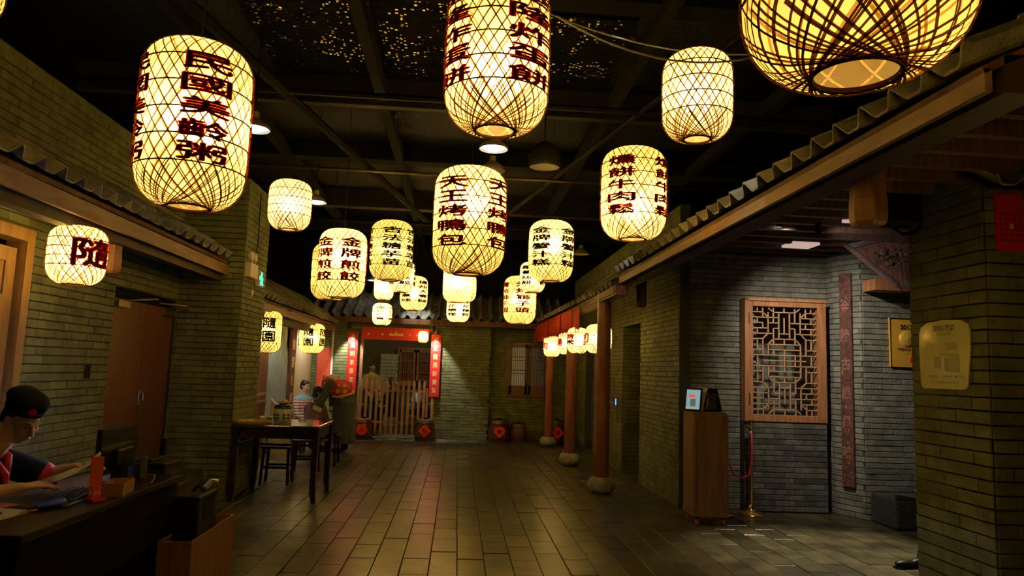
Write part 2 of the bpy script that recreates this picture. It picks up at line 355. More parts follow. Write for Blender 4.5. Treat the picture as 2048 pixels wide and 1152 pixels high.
# ------------------------------------------------------------ roofs
def roof(name, label, P0, A, S, length, rows, rl, pitch, m, amp=.032, th=.013, group=None, kmax=300):
    A = Vector(A).normalized(); S = Vector(S).normalized(); N = A.cross(S)
    if N.z < 0: N = -N
    root = thing(name, label, 'roof', P0, group=group)
    n = 12; pf = []
    for i in range(n+1):
        t = i/n; pf.append(((t-.5)*pitch, amp*1.15*cos(2*pi*t)+amp*.42*cos(4*pi*t)))
    vs = []; fs = []
    for s_, dz in ((0, 0), (rl*1.12, -.012)):
        for y, z in pf: vs.append(A*y+S*s_+N*(z+dz))
        for y, z in pf: vs.append(A*y+S*s_+N*(z+dz-th))
    k = n+1
    for i in range(n):
        fs += [(i, i+1, 2*k+i+1, 2*k+i), (k+i, 3*k+i, 3*k+i+1, k+i+1), (i, k+i, k+i+1, i+1), (2*k+i, 2*k+i+1, 3*k+i+1, 3*k+i)]
    me = bpy.data.meshes.new('roof_tile'); me.from_pydata([tuple(v) for v in vs], [], fs)
    bm = bmesh.new(); bm.from_mesh(me); bmesh.ops.recalc_face_normals(bm, faces=bm.faces); bm.to_mesh(me); bm.free(); me.materials.append(m)
    r = random.Random(3)
    for j in range(rows):
        for i in range(int(length/pitch)):
            o = bpy.data.objects.new('roof_tile', me); COL.objects.link(o); o.parent = root
            o.location = A*(pitch*(i+.5)+r.uniform(-.004, .004))+S*(rl*j)+N*(.014*j*0+r.uniform(-.002, .003)+.004*(j % 2))
            o.rotation_euler = (r.uniform(-.01, .01), r.uniform(-.01, .01), 0)
    return root, A, S, N
def soffit(root, L, A, S, N, width, m, off=-.07, th=.03, name='soffit_board'):
    A_, S_, N_ = A, S, N; M = Matrix(((A_.x, S_.x, N_.x, 0), (A_.y, S_.y, N_.y, 0), (A_.z, S_.z, N_.z, 0), (0, 0, 0, 1)))
    return MB().box((0, .02, off-th), (L, width, off), M).obj(name, m, root)
rt, A, S, N = roof('tiled_roof', 'grey pan-tile eave roof running over the door above the cap-wearing man', (-2.6, 4.0, 2.72), (0, 1, 0), (-.86, 0, .5), 4.3, 3, .24, .23, M_roof)
soffit(rt, 4.3, A, S, N, .7, M_beam); MB().box((-.1, 0, -.2), (-.07, 4.3, -.085)).obj('fascia', M_fascia, rt)
MB().box((-.24, 0, -.27), (-.14, 4.3, -.15)).obj('eave_beam', M_dkbeam, rt)
rt, A, S, N = roof('tiled_roof', 'smaller grey tiled eave roof past the brick pillar, above the seated boy', (-2.6, 9.27, 2.44), (0, 1, 0), (-.84, 0, .54), 6.3, 4, .24, .23, M_roof)
soffit(rt, 6.3, A, S, N, .9, M_beam); MB().box((-.1, 0, -.19), (-.07, 6.3, -.085)).obj('fascia', M_fascia, rt)
MB().box((-.25, 0, -.3), (-.15, 6.3, -.18)).obj('eave_beam', M_dkbeam, rt)
rt, A, S, N = roof('tiled_roof', 'long grey tiled eave roof with white-lit tile edges over the alcove', (1.85, 2.4, 2.79), (0, 1, 0), (.9, 0, .44), 6.05, 4, .26, .23, M_roof)
soffit(rt, 6.05, A, S, N, 1.05, M_beam); MB().box((.06, 0, -.15), (.09, 6.05, -.06)).obj('fascia', M_fascia, rt)
MB().box((.14, 0, -.15), (.3, 6.05, 0.0)).obj('eave_beam', M_dkbeam, rt)
rt, A, S, N = roof('tiled_roof', 'lower grey tiled roof of the round-column walkway, red cloth below its edge', (1.83, 8.47, 2.64), (-.022, 1, 0), (.92, 0, .4), 7.5, 3, .28, .23, M_roof, amp=.028)
soffit(rt, 7.5, A, S, N, .88, M_beam); MB().box((.02, 0, -.12), (.05, 7.4, -.03)).obj('fascia', M_beam, rt)
rt, A, S, N = roof('tiled_roof', 'grey tiled roof across the far doorway with a white-lit patch of tiles', (-3.2, 15.45, 2.62), (1, 0, 0), (0, .9, .42), 5.6, 5, .3, .23, M_roof, amp=.036)
soffit(rt, 5.6, A, S, N, 1.5, M_beam); MB().box((0, .02, -.15), (5.8, .05, -.04)).obj('fascia', M_beam, rt)
rt, A, S, N = roof('tiled_roof', 'short grey tiled roof edge above the red poster on the near block', (3.72, 4.62, 3.0), (1, 0, 0), (0, .8, .5), .95, 2, .26, .23, M_roof)
soffit(rt, .95, A, S, N, .4, M_beam)
# alcove ceiling with joists running across
tag(MB().box((2.8, 2.2, 3.26), (6.2, 8.5, 3.3)).obj('ceiling_alcove', M_beam), kind='structure')
cj = tag(bpy.data.objects.new('ceiling_joists', None), kind='structure'); COL.objects.link(cj); cj.location = (0, 0, 3.15)
_jm = MB().box((2.85, -.035, -.05), (5.6, .035, .098)).mesh('joist'); _jm.materials.append(wood('joist_wood', (.16, .09, .06), (.09, .05, .035), .6))
for i in range(16):
    o = bpy.data.objects.new('joist', _jm); COL.objects.link(o); o.parent = cj; o.location = (0, 3.4+i*.335, 0)
for (x, y) in ((3.9, 7.85), (3.84, 6.42)):
    t = thing('ceiling_glow_patch', 'glowing pale patch standing for spotlight on the boards between the joists %s' % ('nearer the lattice door' if y > 7 else 'nearer the hanging diamond board'), 'panel', (x, y, 3.1))
    MB().box((-.16, -.14, -.01), (.16, .14, .02)).obj('panel', mat('spotlit_glow', (.6, .4, .33), .6, emit=(1, .72, .62), es=.55), t)  # glow in the material stands for spotlight falling on the boards
# ------------------------------------------------------------ timber hung from eaves
def hangpost(loc, w, h, label, r=0, m=None, collar=True):
    t = thing('hanging_post', label, 'post', loc, r)
    MB().lathe([(w*.5, .12), (w*.5, h)], 6).obj('shaft', m or M_post, t)
    if collar: MB().lathe([(w*.42, 0), (w*.5, .02), (w*.53, .06), (w*.52, .15), (w*.5, .16)], 6).obj('carved_foot', m or M_post, t)
    else: MB().lathe([(w*.3, 0), (w*.5, .03), (w*.5, .13)], 6).obj('carved_foot', m or M_post, t)
hangpost((2.24, 3.72, 2.41), .19, .5, 'thick octagonal wooden post hanging beside the black speaker', .3, wood('amber_post', (.24, .11, .03), (.15, .06, .02)))
hangpost((-2.85, 5.95, 2.22), .15, .55, 'brown wooden post hanging behind the lantern on the left wall', .2)
hangpost((-2.75, 14.2, 2.02), .15, .42, 'grey-brown wooden post hanging in front of a far lantern', 0, wood('grey_post', (.2, .15, .1), (.13, .1, .07)), False)
hangpost((2.3, 8.87, 2.4), .13, .4, 'short dark wooden stub hanging at the walkway corner', 0, M_beam, False)
# ------------------------------------------------------------ columns
for i, y in enumerate((9.44, 12.1, 14.97)):
    t = thing('round_column', 'red-brown round wooden column on a stone drum, ' + ('nearest of the three' if i == 0 else 'middle of the three' if i == 1 else 'farthest of the three, by the window'), 'column', (1.94, y, 0), group='walkway columns')
    r = .095
    autosmooth(MB().lathe([(r*1.02, .2), (r, 1.0), (r*.97, 2.62)], 24).obj('shaft', wood('column_wood', (.24, .08, .028), (.14, .042, .016), .38, (6, 6, .8)), t))
    autosmooth(MB().lathe([(.1, 0), (.145, .015), (.175, .06), (.183, .11), (.165, .165), (.13, .2), (.05, .205)], 28).obj('stone_base', M_stone, t))
tag(MB().box((1.86, 8.4, 2.5), (2.02, 15.9, 2.62)).obj('lintel_beam', M_beam), 'dark timber beam lying along the round columns', 'beam')
# ------------------------------------------------------------ doors and windows
def frame_parts(t, w, h, b, dp, m, name='frame'):
    MB().box((-w/2, 0, 0), (-w/2+b, dp, h)).box((w/2-b, 0, 0), (w/2, dp, h)).box((-w/2+b, 0, h-b), (w/2-b, dp, h)).box((-w/2+b, 0, 0), (w/2-b, dp, b)).obj(name, m, t)
# double brown door in the left wall (local x along wall, y into the wall)
t = thing('double_door', 'pair of tall brown wooden doors beside the brick pillar', 'door', (-3.24, 7.52, 0), pi/2)
t['label'] = 'pair of plain tall brown wooden doors beside the brick pillar'
for s in (-1, 1):
    d = MB().box((0.005 if s > 0 else -.685, -.03, .01), (.685 if s > 0 else -.005, .02, 2.1)).obj('door_leaf', M_door, t)
    MB().tube([(s*.05, -.04, 1.12), (s*.05, -.06, 1.12), (s*.05, -.06, 1.19), (s*.05, -.04, 1.19)], .008).obj('pull_handle', mat('steel', (.35, .3, .18), .35, metal=1), d)
    MB().box((s*.55-.12, -.07, 2.02), (s*.55+.12, -.03, 2.08)).obj('door_closer', MATS['steel'], d)
    MB().tube([(s*.5, -.06, 2.09), (s*.5-s*.12, -.3, 2.12), (s*.25, -.06, 2.13)], .008).obj('closer_arm', MATS['steel'], d)
MB().cbox((.0, -.045, 1.1), (.05, .02, .05)).cbox((0, -.045, 1.2), (.04, .02, .04)).obj('lock', MATS['steel'], t)
slab('door_head', (-3.6, 6.75, 2.12), (-3.24, 8.3, 2.2), M_blackm)
# lattice door at the left edge of the frame
t = thing('lattice_door', 'golden wooden door with upright bars at the left edge', 'door', (-3.2, 5.0, 0), pi/2)
MB().box((-.7, -.03, 0), (-.62, .1, 2.36)).box((.34, -.05, 0), (.43, .1, 2.36)).box((-.7, -.05, 2.36), (.43, .1, 2.45)).obj('frame', M_golden, t)
lf = MB().box((-.62, 0, .05), (-.52, .04, 2.3)).box((.2, 0, .05), (.31, .04, 2.3)).box((-.52, 0, 2.2), (.2, .04, 2.3)).box((-.52, 0, 1.86), (.2, .04, 1.96)).box((-.52, 0, .8), (.2, .04, .9)).box((-.52, 0, 1.52), (.2, .035, 1.6)).box((-.52, 0, 1.18), (.2, .035, 1.26)).obj('door_leaf', M_golden, t)
MB().box((-.52, .012, 1.96), (.2, .03, 2.2)).obj('head_panel', M_golden, lf)
MB().box((-.5, .012, .05), (.2, .03, .8)).obj('kick_panel', M_golden, lf)
_bar = MB().box((-.009, 0, 0), (.009, .025, .26)).mesh('lattice_bar'); _bar.materials.append(M_golden)
for z in (1.6, 1.26, .92):
    for i in range(12):
        o = bpy.data.objects.new('lattice_bar', _bar); COL.objects.link(o); o.parent = lf; o.location = (-.49+i*.06, .006, z)
for z in (1.56, 1.22):
    for i in range(4):
        MB().lathe([(.02, 0), (.026, .006), (.02, .012)], 8, M=frame((-.43+i*.18, -.002, z), (1, 0, 0), (0, 0, 1))).obj('carved_rosette', M_golden, lf)
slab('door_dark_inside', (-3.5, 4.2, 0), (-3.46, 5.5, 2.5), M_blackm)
# square niche in the left wall
tag(MB().box((-3.195, 6.39, 1.36), (-3.184, 6.48, 1.47)).obj('socket_box', M_blackm), 'small dark square recess in the left brick wall', 'recess')
# tall lattice door with bricked lower half (alcove)
t = thing('lattice_door', 'tall reddish wooden lattice door with brick-pattern lower half', 'door', (3.91, 8.31, 0), radians(-2.0))
Wd, z0, z1 = 1.0, 1.05, 2.52
MB().bev((-.5, -.04, z0), (-.395, .1, z1), .006).bev((.395, -.04, z0), (.5, .1, z1), .006).bev((-.395, -.04, z1-.1), (.395, .03, z1), .006).bev((-.395, -.04, z0), (.395, .03, z0+.08), .006).obj('frame', M_latt, t)
MB().box((-.5, -.055, z0), (-.46, -.03, z1)).box((-.5, -.055, z1-.035), (.5, -.03, z1)).obj('outer_moulding', M_latt, t)
MB().cbox((-.445, -.05, 2.28), (.014, .012, .12)).cbox((-.445, -.05, 1.32), (.014, .012, .12)).obj('hinge', MATS['steel'], t)
X0, X1, ZT, ZB = -.395, .395, z1-.1, z0+.08
cx = (X1-X0)/12; cz = (ZT-ZB)/20
Hs = {1: [(0, 2), (4, 8), (10, 12)], 2: [(0, 5), (9, 12)], 3: [(0, 2), (3, 5), (7, 12)], 4: [(0, 3), (4, 5), (7, 8), (9, 12)], 5: [(0, 4), (5, 7), (8, 12)], 6: [(0, 2), (4, 8), (10, 12)], 7: [(3, 9)], 8: [(0, 2), (3, 9), (10, 12)], 9: [(0, 12)], 10: [(2, 10)]}
Vs = {1: [(0, 1), (2, 3), (4, 5), (6, 8), (9, 10)], 2: [(0, 1), (1, 2), (3, 4), (6, 9)], 3: [(1, 5), (7, 9)], 4: [(0, 3), (4, 7), (8, 9)], 5: [(1, 6)], 6: [(0, 1), (2, 5), (6, 7), (8, 9), (9, 10)], 7: [(1, 6)], 8: [(0, 3), (4, 7), (9, 10)], 9: [(1, 5), (7, 10)], 10: [(0, 2), (3, 4), (6, 9)], 11: [(0, 1), (2, 3), (4, 5), (6, 8), (9, 10)]}
Ds = [((2, 1), (3, 2)), ((3, .2), (4, 1)), ((9, 2), (10, 1)), ((8, 1), (9, .2)), ((2, 6), (3, 5)), ((3, 7), (4, 6)), ((9, 5), (10, 6)), ((8, 6), (9, 7))]
def lbar(p, q):
    a = Vector((X0+p[0]*cx, 0, ZT-p[1]*cz)); b = Vector((X0+q[0]*cx, 0, ZT-q[1]*cz)); L = (b-a).length
    k = ('lb', round(L, 3))
    if k not in BR:
        me = MB().box((0, -.008, -.006), (L, .012, .006)).mesh('lattice_bar'); me.materials.append(M_slat); BR[k] = me
    o = bpy.data.objects.new('lattice_bar', BR[k]); COL.objects.link(o); o.parent = t; o.location = a; o.rotation_euler = (0, -atan2(b.z-a.z, b.x-a.x), 0)
for r_, ss in Hs.items():
    for a, b in ss:
        lbar((a, r_), (b, r_))
        if r_ != 10: lbar((a, 20-r_), (b, 20-r_))
for c_, ss in Vs.items():
    for a, b in ss:
        lbar((c_, a), (c_, b)); lbar((c_, 20-b), (c_, 20-a))
for a, b in Ds: lbar(a, b); lbar((a[0], 20-a[1]), (b[0], 20-b[1]))
lo = MB().box((-.5, -.02, .01), (.5, .1, z0)).obj('lower_panel', M_mortar, t)
mb = MB(); rr_ = random.Random(5)
for i in range(16):
    x = -.5-(.12 if i % 2 else 0)
    while x < .5:
        a, b = max(x, -.5), min(x+.24, .5); x += .24
        if b-a > .04:
            me, vs, fs = brick_mesh(b-a-.007, .057, .008, mat('brick_panel', (.09, .085, .07), .85, var=.4, scale=9, rndv=.5, bump=.35, bscale=45)); Mx = frame(((a+b)/2, -.02+rr_.uniform(-.001, .001), .045+i*.064), (1, 0, 0), (0, 0, 1))
            o = bpy.data.objects.new('brick', me); COL.objects.link(o); o.parent = lo; o.matrix_local = Mx
# two-leaf window in the far right back wall
t = thing('lattice_window', 'dark two-leaf lattice window in the far brick wall by the walkway', 'window', (1.6, 16.22, .95))
frame_parts(t, .98, 1.25, .06, .08, M_door)
for s in (-1, 1):
    lf = thing('x', '', '', (0, 0, 0)); bpy.data.objects.remove(lf)
    x0, x1 = (-.43, -.02) if s < 0 else (.02, .43)
    lf = MB().box((x0, .0, .06), (x0+.05, .04, 1.19)).box((x1-.05, 0, .06), (x1, .04, 1.19)).box((x0, 0, 1.12), (x1, .04, 1.19)).box((x0, 0, .06), (x1, .04, .26)).obj('casement', M_door, t)
    for i in range(8): MB().box((x0+.05+i*.041, .005, .26), (x0+.062+i*.041, .03, 1.12)).obj('lattice_bar', M_door, lf)
    MB().box((x0, .0, .52), (x1, .03, .54)).box((x0, 0, .6), (x1, .03, .62)).box((x0, 0, .82), (x1, .03, .84)).box((x0, 0, .9), (x1, .03, .92)).obj('cross_rail', M_door, lf)
    g = mat('window_glow_%d' % (s > 0), (.1, .08, .03), .5, emit=(1, .7, .3) if s < 0 else (.5, .5, .3), es=.12 if s < 0 else .035)
    MB().box((x0+.03, .05, .2), (x1-.03, .055, 1.15)).obj('pane', g, lf)
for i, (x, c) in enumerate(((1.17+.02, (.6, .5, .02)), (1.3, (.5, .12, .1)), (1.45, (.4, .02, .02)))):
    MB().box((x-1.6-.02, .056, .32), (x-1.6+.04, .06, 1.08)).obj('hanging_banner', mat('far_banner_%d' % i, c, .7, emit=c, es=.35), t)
# ------------------------------------------------------------ lanterns
def profile(D, h, rb, rt):
    R = D/2; sb = min(.36*D, h*.42); st = min(.3*D, h*.36); pts = []
    for i in range(11):
        t = 1-i/10; pts.append((rb+(R-rb)*(max(0, 1-t**2.1))**.62, sb*(1-t)**1.15 if i else 0))
    n = 6
    for i in range(1, n): pts.append((R*(1+.012*sin(pi*i/n)), sb+(h-sb-st)*i/n))
    for i in range(11):
        t = i/10; pts.append((rt+(R-rt)*(max(0, 1-t**2.4))**.6, h-st*(1-t)**1.1 if i < 10 else h))
    return pts
def rz_of(pts, z):
    for (r0, z0), (r1, z1) in zip(pts, pts[1:]):
        if z0 <= z <= z1: return r0+(r1-r0)*((z-z0)/max(1e-6, z1-z0))
    return pts[-1][0]
def ribbon(mb, P, Nn, w):
    vs = []
    for i, p in enumerate(P):
        t = (P[min(i+1, len(P)-1)]-P[max(i-1, 0)]).normalized(); b = t.cross(Nn[i]).normalized()*w/2
        vs += [p-b, p+b]
    mb.add(vs, [(2*i, 2*i+1, 2*i+3, 2*i+2) for i in range(len(P)-1)])
GEO = {}
def lantern_geo(D, h, rb, rt, nw, sw, hoops, tails):
    k = (round(D, 3), round(h, 3), nw, hoops, tails)
    if k in GEO: return GEO[k]
    pts = profile(D, h, rb, rt); R = D/2
    pap = MB(); pap.lathe([(r-.004, z) for r, z in pts], 40, cap=False); pm = pap.mesh('paper_shade')
    for p in pm.polygons: p.use_smooth = True
    # resample by arc length
    S = [0]
    for a, b in zip(pts, pts[1:]): S.append(S[-1]+sqrt((a[0]-b[0])**2+(a[1]-b[1])**2))
    ns = 34; RS = []
    for i in range(ns+1):
        s = S[-1]*i/ns; j = max(q for q in range(len(S)) if S[q] <= s+1e-9); j = min(j, len(pts)-2); f = (s-S[j])/max(1e-6, S[j+1]-S[j])
        RS.append((pts[j][0]+(pts[j+1][0]-pts[j][0])*f, pts[j][1]+(pts[j+1][1]-pts[j][1])*f))
    th = [0]
    for a, b in zip(RS, RS[1:]):
        rm = (a[0]+b[0])/2; sa = min(.93, .97*(rb/rm)**.64); ds = sqrt((a[0]-b[0])**2+(a[1]-b[1])**2); th.append(th[-1]+sa/sqrt(1-sa*sa)/rm*ds)
    def strip(mb, t0, dr, off, i0, i1, w):
        P = []; Nn = []
        for i in range(i0, i1+1):
            r, z = RS[i]; a = t0+dr*(th[i]-th[i0]); q0 = RS[max(0, i-1)]; q1 = RS[min(ns, i+1)]; dz = q1[1]-q0[1]; dR = q1[0]-q0[0]; l = sqrt(dz*dz+dR*dR) or 1
            nr, nz = dz/l, -dR/l; n = Vector((nr*cos(a), nr*sin(a), nz)); P.append(Vector((r*cos(a), r*sin(a), z))+n*off); Nn.append(n)
        ribbon(mb, P, Nn, w)
    wv = MB(); rr = random.Random(int(D*1000+h*77))
    for i in range(nw):
        t0 = 2*pi*i/nw
        strip(wv, t0+rr.uniform(-.03, .03), 1, .0015, 0, ns, sw*rr.uniform(.75, 1.2)); strip(wv, t0+rr.uniform(-.03, .03), -1, .003, 0, ns, sw*rr.uniform(.75, 1.2))
    if tails:
        for i in range(nw*2):
            t0 = pi*i/nw+rr.uniform(-.05, .05); e = int(ns*(.2+rr.random()*.09)*(.75/h)**.5)
            strip(wv, t0, rr.choice((1, -1)), .0045, 0, max(4, e), sw*.8)
    wm = bpy.data.meshes.new('bamboo_weave'); wm.from_pydata([tuple(v) for v in wv.v], [], wv.f)
    hb = MB()
    for i in range(hoops):
        z = pts[10][1]*.92+(pts[-11][1]-pts[10][1]*.84)*i/(hoops-1); r = rz_of(pts, z)
        hb.lathe([(r+.001, z-sw*.45), (r+.0045, z-sw*.45), (r+.0045, z+sw*.45), (r+.001, z+sw*.45)], 40, close=True)
    hm = hb.mesh('hoop_bands')
    rg = MB().lathe([(rb-.004, -.004), (rb+.004, -.006), (rb+.008, .004), (rb+.002, .01), (rb-.006, .006)], 40, close=True).mesh('bottom_ring')
    GEO[k] = (pts, pm, wm, hm, rg); return GEO[k]
CEIL = 4.56
def lantern(label, loc, D, h, text='', az=(), ink=None, chw=.42, ztop=.86, zbot=.2, nw=28, hoops=5, tails=True, power=1., paper=None, group='bamboo lanterns', top=CEIL, tilt=0, bold=.032, bulb=True, bz=.5, sw=.0068):
    x, y, zb = loc; t = thing('bamboo_lantern', label, 'lantern', (x, y, zb), group=group)
    rb = D*.19; rt = D*.2
    pts, pm, wm, hm, rg = lantern_geo(D, h, rb, rt, nw, sw, hoops, tails)
    base = atan2(-y, -x)
    r0 = rnd.random()*6
    link('paper_shade', pm, t, paper or M_paper, rot=(0, 0, r0))
    tag(link('bamboo_weave', wm, t, M_weave, rot=(0, 0, r0)), kind='stuff'); link('hoop_bands', hm, t, M_weave); link('bottom_ring', rg, t, M_weave)
    if not pm.materials: pm.materials.append(M_paper)
    MB().tube([(0, 0, h-.01), (0, 0, max(h+.02, top-zb))], .004, 6).obj('hanging_cord', M_black, t)
    MB().lathe([(0, h-.012), (rt-.006, h-.012), (rt-.002, h-.004), (0, h+.002)], 24).obj('light_stop_cap', M_weave, t)  # disc added to keep bulb light off the ceiling
    if y < 6:
        iw = tag(link('inner_weave', lantern_geo(D, h, rb, rt, 13, sw*1.1, 4, False)[2].copy(), t, rot=(0, 0, r0+.1)), kind='stuff'); iw.scale = (.965, .965, .99); iw.data.materials.clear(); iw.data.materials.append(M_inner)
    if text:
        n = len(text); pitch = (ztop-zbot)*h/n
        for ai, a in enumerate(az):
            mb = MB()
            for i, ch in enumerate(text):
                vs, fs = glyph(ch, 0, 10); zc = ztop*h-pitch*(i+.5); P = []
                for du, dv in ((0, 0), (-bold, 0), (bold, 0), (0, bold*1.3), (0, -bold*1.3), (bold*.7, bold*.8), (-bold*.7, bold*.8), (bold*.7, -bold*.8), (-bold*.7, -bold*.8)):
                    P = []
                    for (u, v, _) in vs:
                        z = zc+(v*.9+dv)*pitch*.84; r = rz_of(pts, z)+.0075; an = base+radians(a)+(u+du)*chw*2; P.append((r*cos(an), r*sin(an), z))
                    mb.add(P, fs)
                    if not bold: break
            me = bpy.data.meshes.new('lettering'); me.from_pydata(mb.v, [], mb.f); link('lettering', me, t, ink or M_ink)
    if bulb:
        b = lamp('lantern_bulb', 'POINT', (x, y, zb+h*bz), (11 if paper is M_paper_b else 25)*power, (1, .8, .34), .08); b.parent = t; b.location = (0, 0, h*bz)
    return t
LN = [  # x, y, z bottom, D, h, text, azimuths, label, extra
 (-1.32, 3.44, 2.27, .50, .80, '民國美齡粥', (9, -78, 97, 186), 'large bamboo lantern at upper left, brown lettering 民國美齡粥', dict(power=1.25, bz=.52)),
 (.13, 3.31, 2.69, .50, .75, '基隆炸蛋餅', (40, -58, 140, 230), 'large bamboo lantern cut by the top edge, lettering 基隆炸蛋餅', dict(power=1.15, bz=.38, chw=.5)),
 (.87, 1.48, 2.24, .50, .88, '粉絲湯', (-80, 130), 'biggest nearest bamboo lantern at upper right seen from below, open ring showing', dict(power=1.5, bz=.8, zbot=.45, sw=.007, nw=26)),
 (1.39, 4.09, 2.98, .42, .54, '', (), 'plain rounded bamboo lantern high on the right without lettering', dict(power=1.5, paper='b', hoops=4)),
 (1.30, 5.30, 2.58, .50, .71, '燻餅牛肉鬆', (-22, 62, -112), 'bamboo lantern lettered 燻餅牛肉鬆 above the walkway roof', dict(power=1.3, bz=.36)),
 (-1.75, 7.15, 2.87, .42, .50, '', (), 'plain small bamboo lantern above the brick pillar', dict(power=1.5, paper='b', hoops=4)),
 (-1.27, 7.59, 2.25, .50, .73, '金牌煎餃', (20, -48, 92, 164), 'bamboo lantern with red-brown lettering 金牌煎餃', dict(power=1.6, bz=.6)),
 (-1.73, 9.49, 2.39, .50, .75, '', (), 'plain yellow bamboo lantern half hidden behind the 金牌煎餃 lantern', dict(power=.5)),
 (-.84, 8.38, 2.55, .50, .71, '古法糖芋苗', (0, 66, -80, 150), 'bamboo lantern lettered 古法糖芋苗 in dark strokes', dict(power=.6, ink='b')),
 (.04, 5.04, 2.22, .52, .77, '天王烤鴨包', (-29, 52, 140), 'central large bamboo lantern lettered 天王烤鴨包', dict(power=1.35, bz=.66)),
 (.98, 7.76, 2.54, .50, .68, '金牌蟹汁糕', (-27, 50, 130), 'bamboo lantern lettered 金牌蟹汁糕 right of the central one', dict(power=1.2, ink='b', bz=.6)),
 (1.00, 9.91, 2.65, .36, .43, '蘿蔔絲餅', (-28, 55, 140), 'small bright bamboo lantern tucked under the 金牌蟹汁糕 lantern', dict(power=1.6, paper='b', ink='b', hoops=4)),
 (1.00, 11.93, 2.33, .55, .81, '清炖獅子頭', (10, -66, 90), 'far bamboo lantern lettered 清炖獅子頭 near the red cloth', dict(power=1.1)),
 (-.06, 12.03, 2.66, .50, .71, '', (), 'plain bamboo lantern directly below the central 天王烤鴨包 lantern', dict(power=1.9)),
 (.06, 12.6, 2.73, .42, .50, '', (), 'plain bamboo lantern peeping out right of the one below the central lantern', dict(power=1.2, paper='b')),
 (-.04, 13.3, 2.41, .43, .47, '桂花糖糕', (-32, 42), 'small far bamboo lantern with two lettered columns over the tiled roof', dict(power=1.5, ink='b', hoops=4)),
 (-.86, 13.08, 2.58, .50, .63, '揚州大煮絲', (-35, 40), 'far bamboo lantern lettered 揚州大煮絲 beside the lit roof tiles', dict(power=1.1, ink='b')),
 (-.86, 10.37, 2.62, .36, .46, '蟹黃蒸餃', (12, -60, 80), 'small bright bamboo lantern just behind the 古法糖芋苗 lantern', dict(power=1.8, paper='b', ink='b', hoops=4)),
 (-1.41, 13.07, 2.75, .36, .44, '', (), 'small glaring white bamboo lantern above the 赤豆元宵 one', dict(power=2.4, paper='b', hoops=4)),
 (-1.42, 13.12, 2.29, .36, .40, '赤豆元宵', (-12, 62), 'small far bamboo lantern lettered 赤豆元宵 hanging lowest over the doorway', dict(power=1.5, ink='b', hoops=4, top=2.76)),
 (-2.64, 3.57, 3.2, .50, .80, '', (), 'bamboo lantern cut off by the top left corner', dict(power=.5)),
 (-2.75, 5.25, 2.05, .38, .42, '隨', (31,), 'squat bamboo lantern by the left wall with one big brown 隨', dict(power=1.15, chw=.7, ztop=.83, zbot=.22, hoops=4, top=2.7, nw=26, tails=False)),
 (-2.75, 10.43, 1.68, .41, .60, '隨園', (8, 92, -75), 'bamboo lantern lettered 隨園 in black, half behind the brick pillar', dict(power=.5, ink='B', chw=.4, ztop=.86, zbot=.22, top=2.46, bold=.026)),
 (-2.75, 13.6, 1.74, .47, .56, '隨園', (-16, 56, -90), 'bamboo lantern lettered 隨園 in black above the seated boy', dict(power=.65, ink='B', chw=.36, ztop=.86, zbot=.2, top=2.46, bold=.026)),
 (1.88, 14.3, 1.85, .34, .41, '肉', (-60,), 'lantern with red lettering farthest along the walkway', dict(power=1.3, paper='b', ink='r', top=2.5, chw=.5, ztop=.75, zbot=.3, hoops=4)),
 (1.97, 12.9, 1.87, .32, .41, '湯', (-60,), 'lantern with red lettering second farthest along the walkway', dict(power=1.3, paper='b', ink='r', top=2.5, chw=.5, ztop=.75, zbot=.3, hoops=4)),
 (1.88, 11.2, 1.85, .33, .41, '菜', (-48, 60), 'lantern with a red 菜 character in front of the middle column', dict(power=1.3, paper='b', ink='r', top=2.5, chw=.5, ztop=.8, zbot=.25, hoops=4)),
 (2.00, 10.1, 1.83, .38, .42, '初', (-75,), 'lantern with red lettering half hidden by the nearest column', dict(power=1.3, paper='b', ink='r', top=2.5, chw=.5, ztop=.75, zbot=.3, hoops=4)),
 (3.35, 3.6, 1.8, .44, .6, '', (), 'bamboo lantern out of the picture under the alcove roof, near the brick block', dict(power=.55, top=3.1)),
 (1.55, .95, 1.95, .50, .75, '', (), 'bamboo lantern out of the picture beside the camera, right of the biggest one', dict(power=.8)),
 (-.78, 15.6, 2.08, .22, .25, '', (), 'tiny bamboo lantern in front of the red doorway banner', dict(power=.8, hoops=4, top=2.6)),
]
_ink = {'b': M_ink_b, 'B': mat('black_ink', (.015, .012, .01), .7), 'r': M_ink_r}
for x, y, z, D, h, s, az, lab, kw in LN:
    kw = dict(kw); kw['ink'] = _ink.get(kw.get('ink'), M_ink)
    if kw.get('paper') == 'b': kw['paper'] = M_paper_b
    if y > 9: kw['nw'] = 22; kw['sw'] = .007
    lantern(lab, (x, y, z), D, h, s, az, group='bamboo lanterns' if (x < 1.85 or y < 5) else 'lanterns along the walkway', **kw)
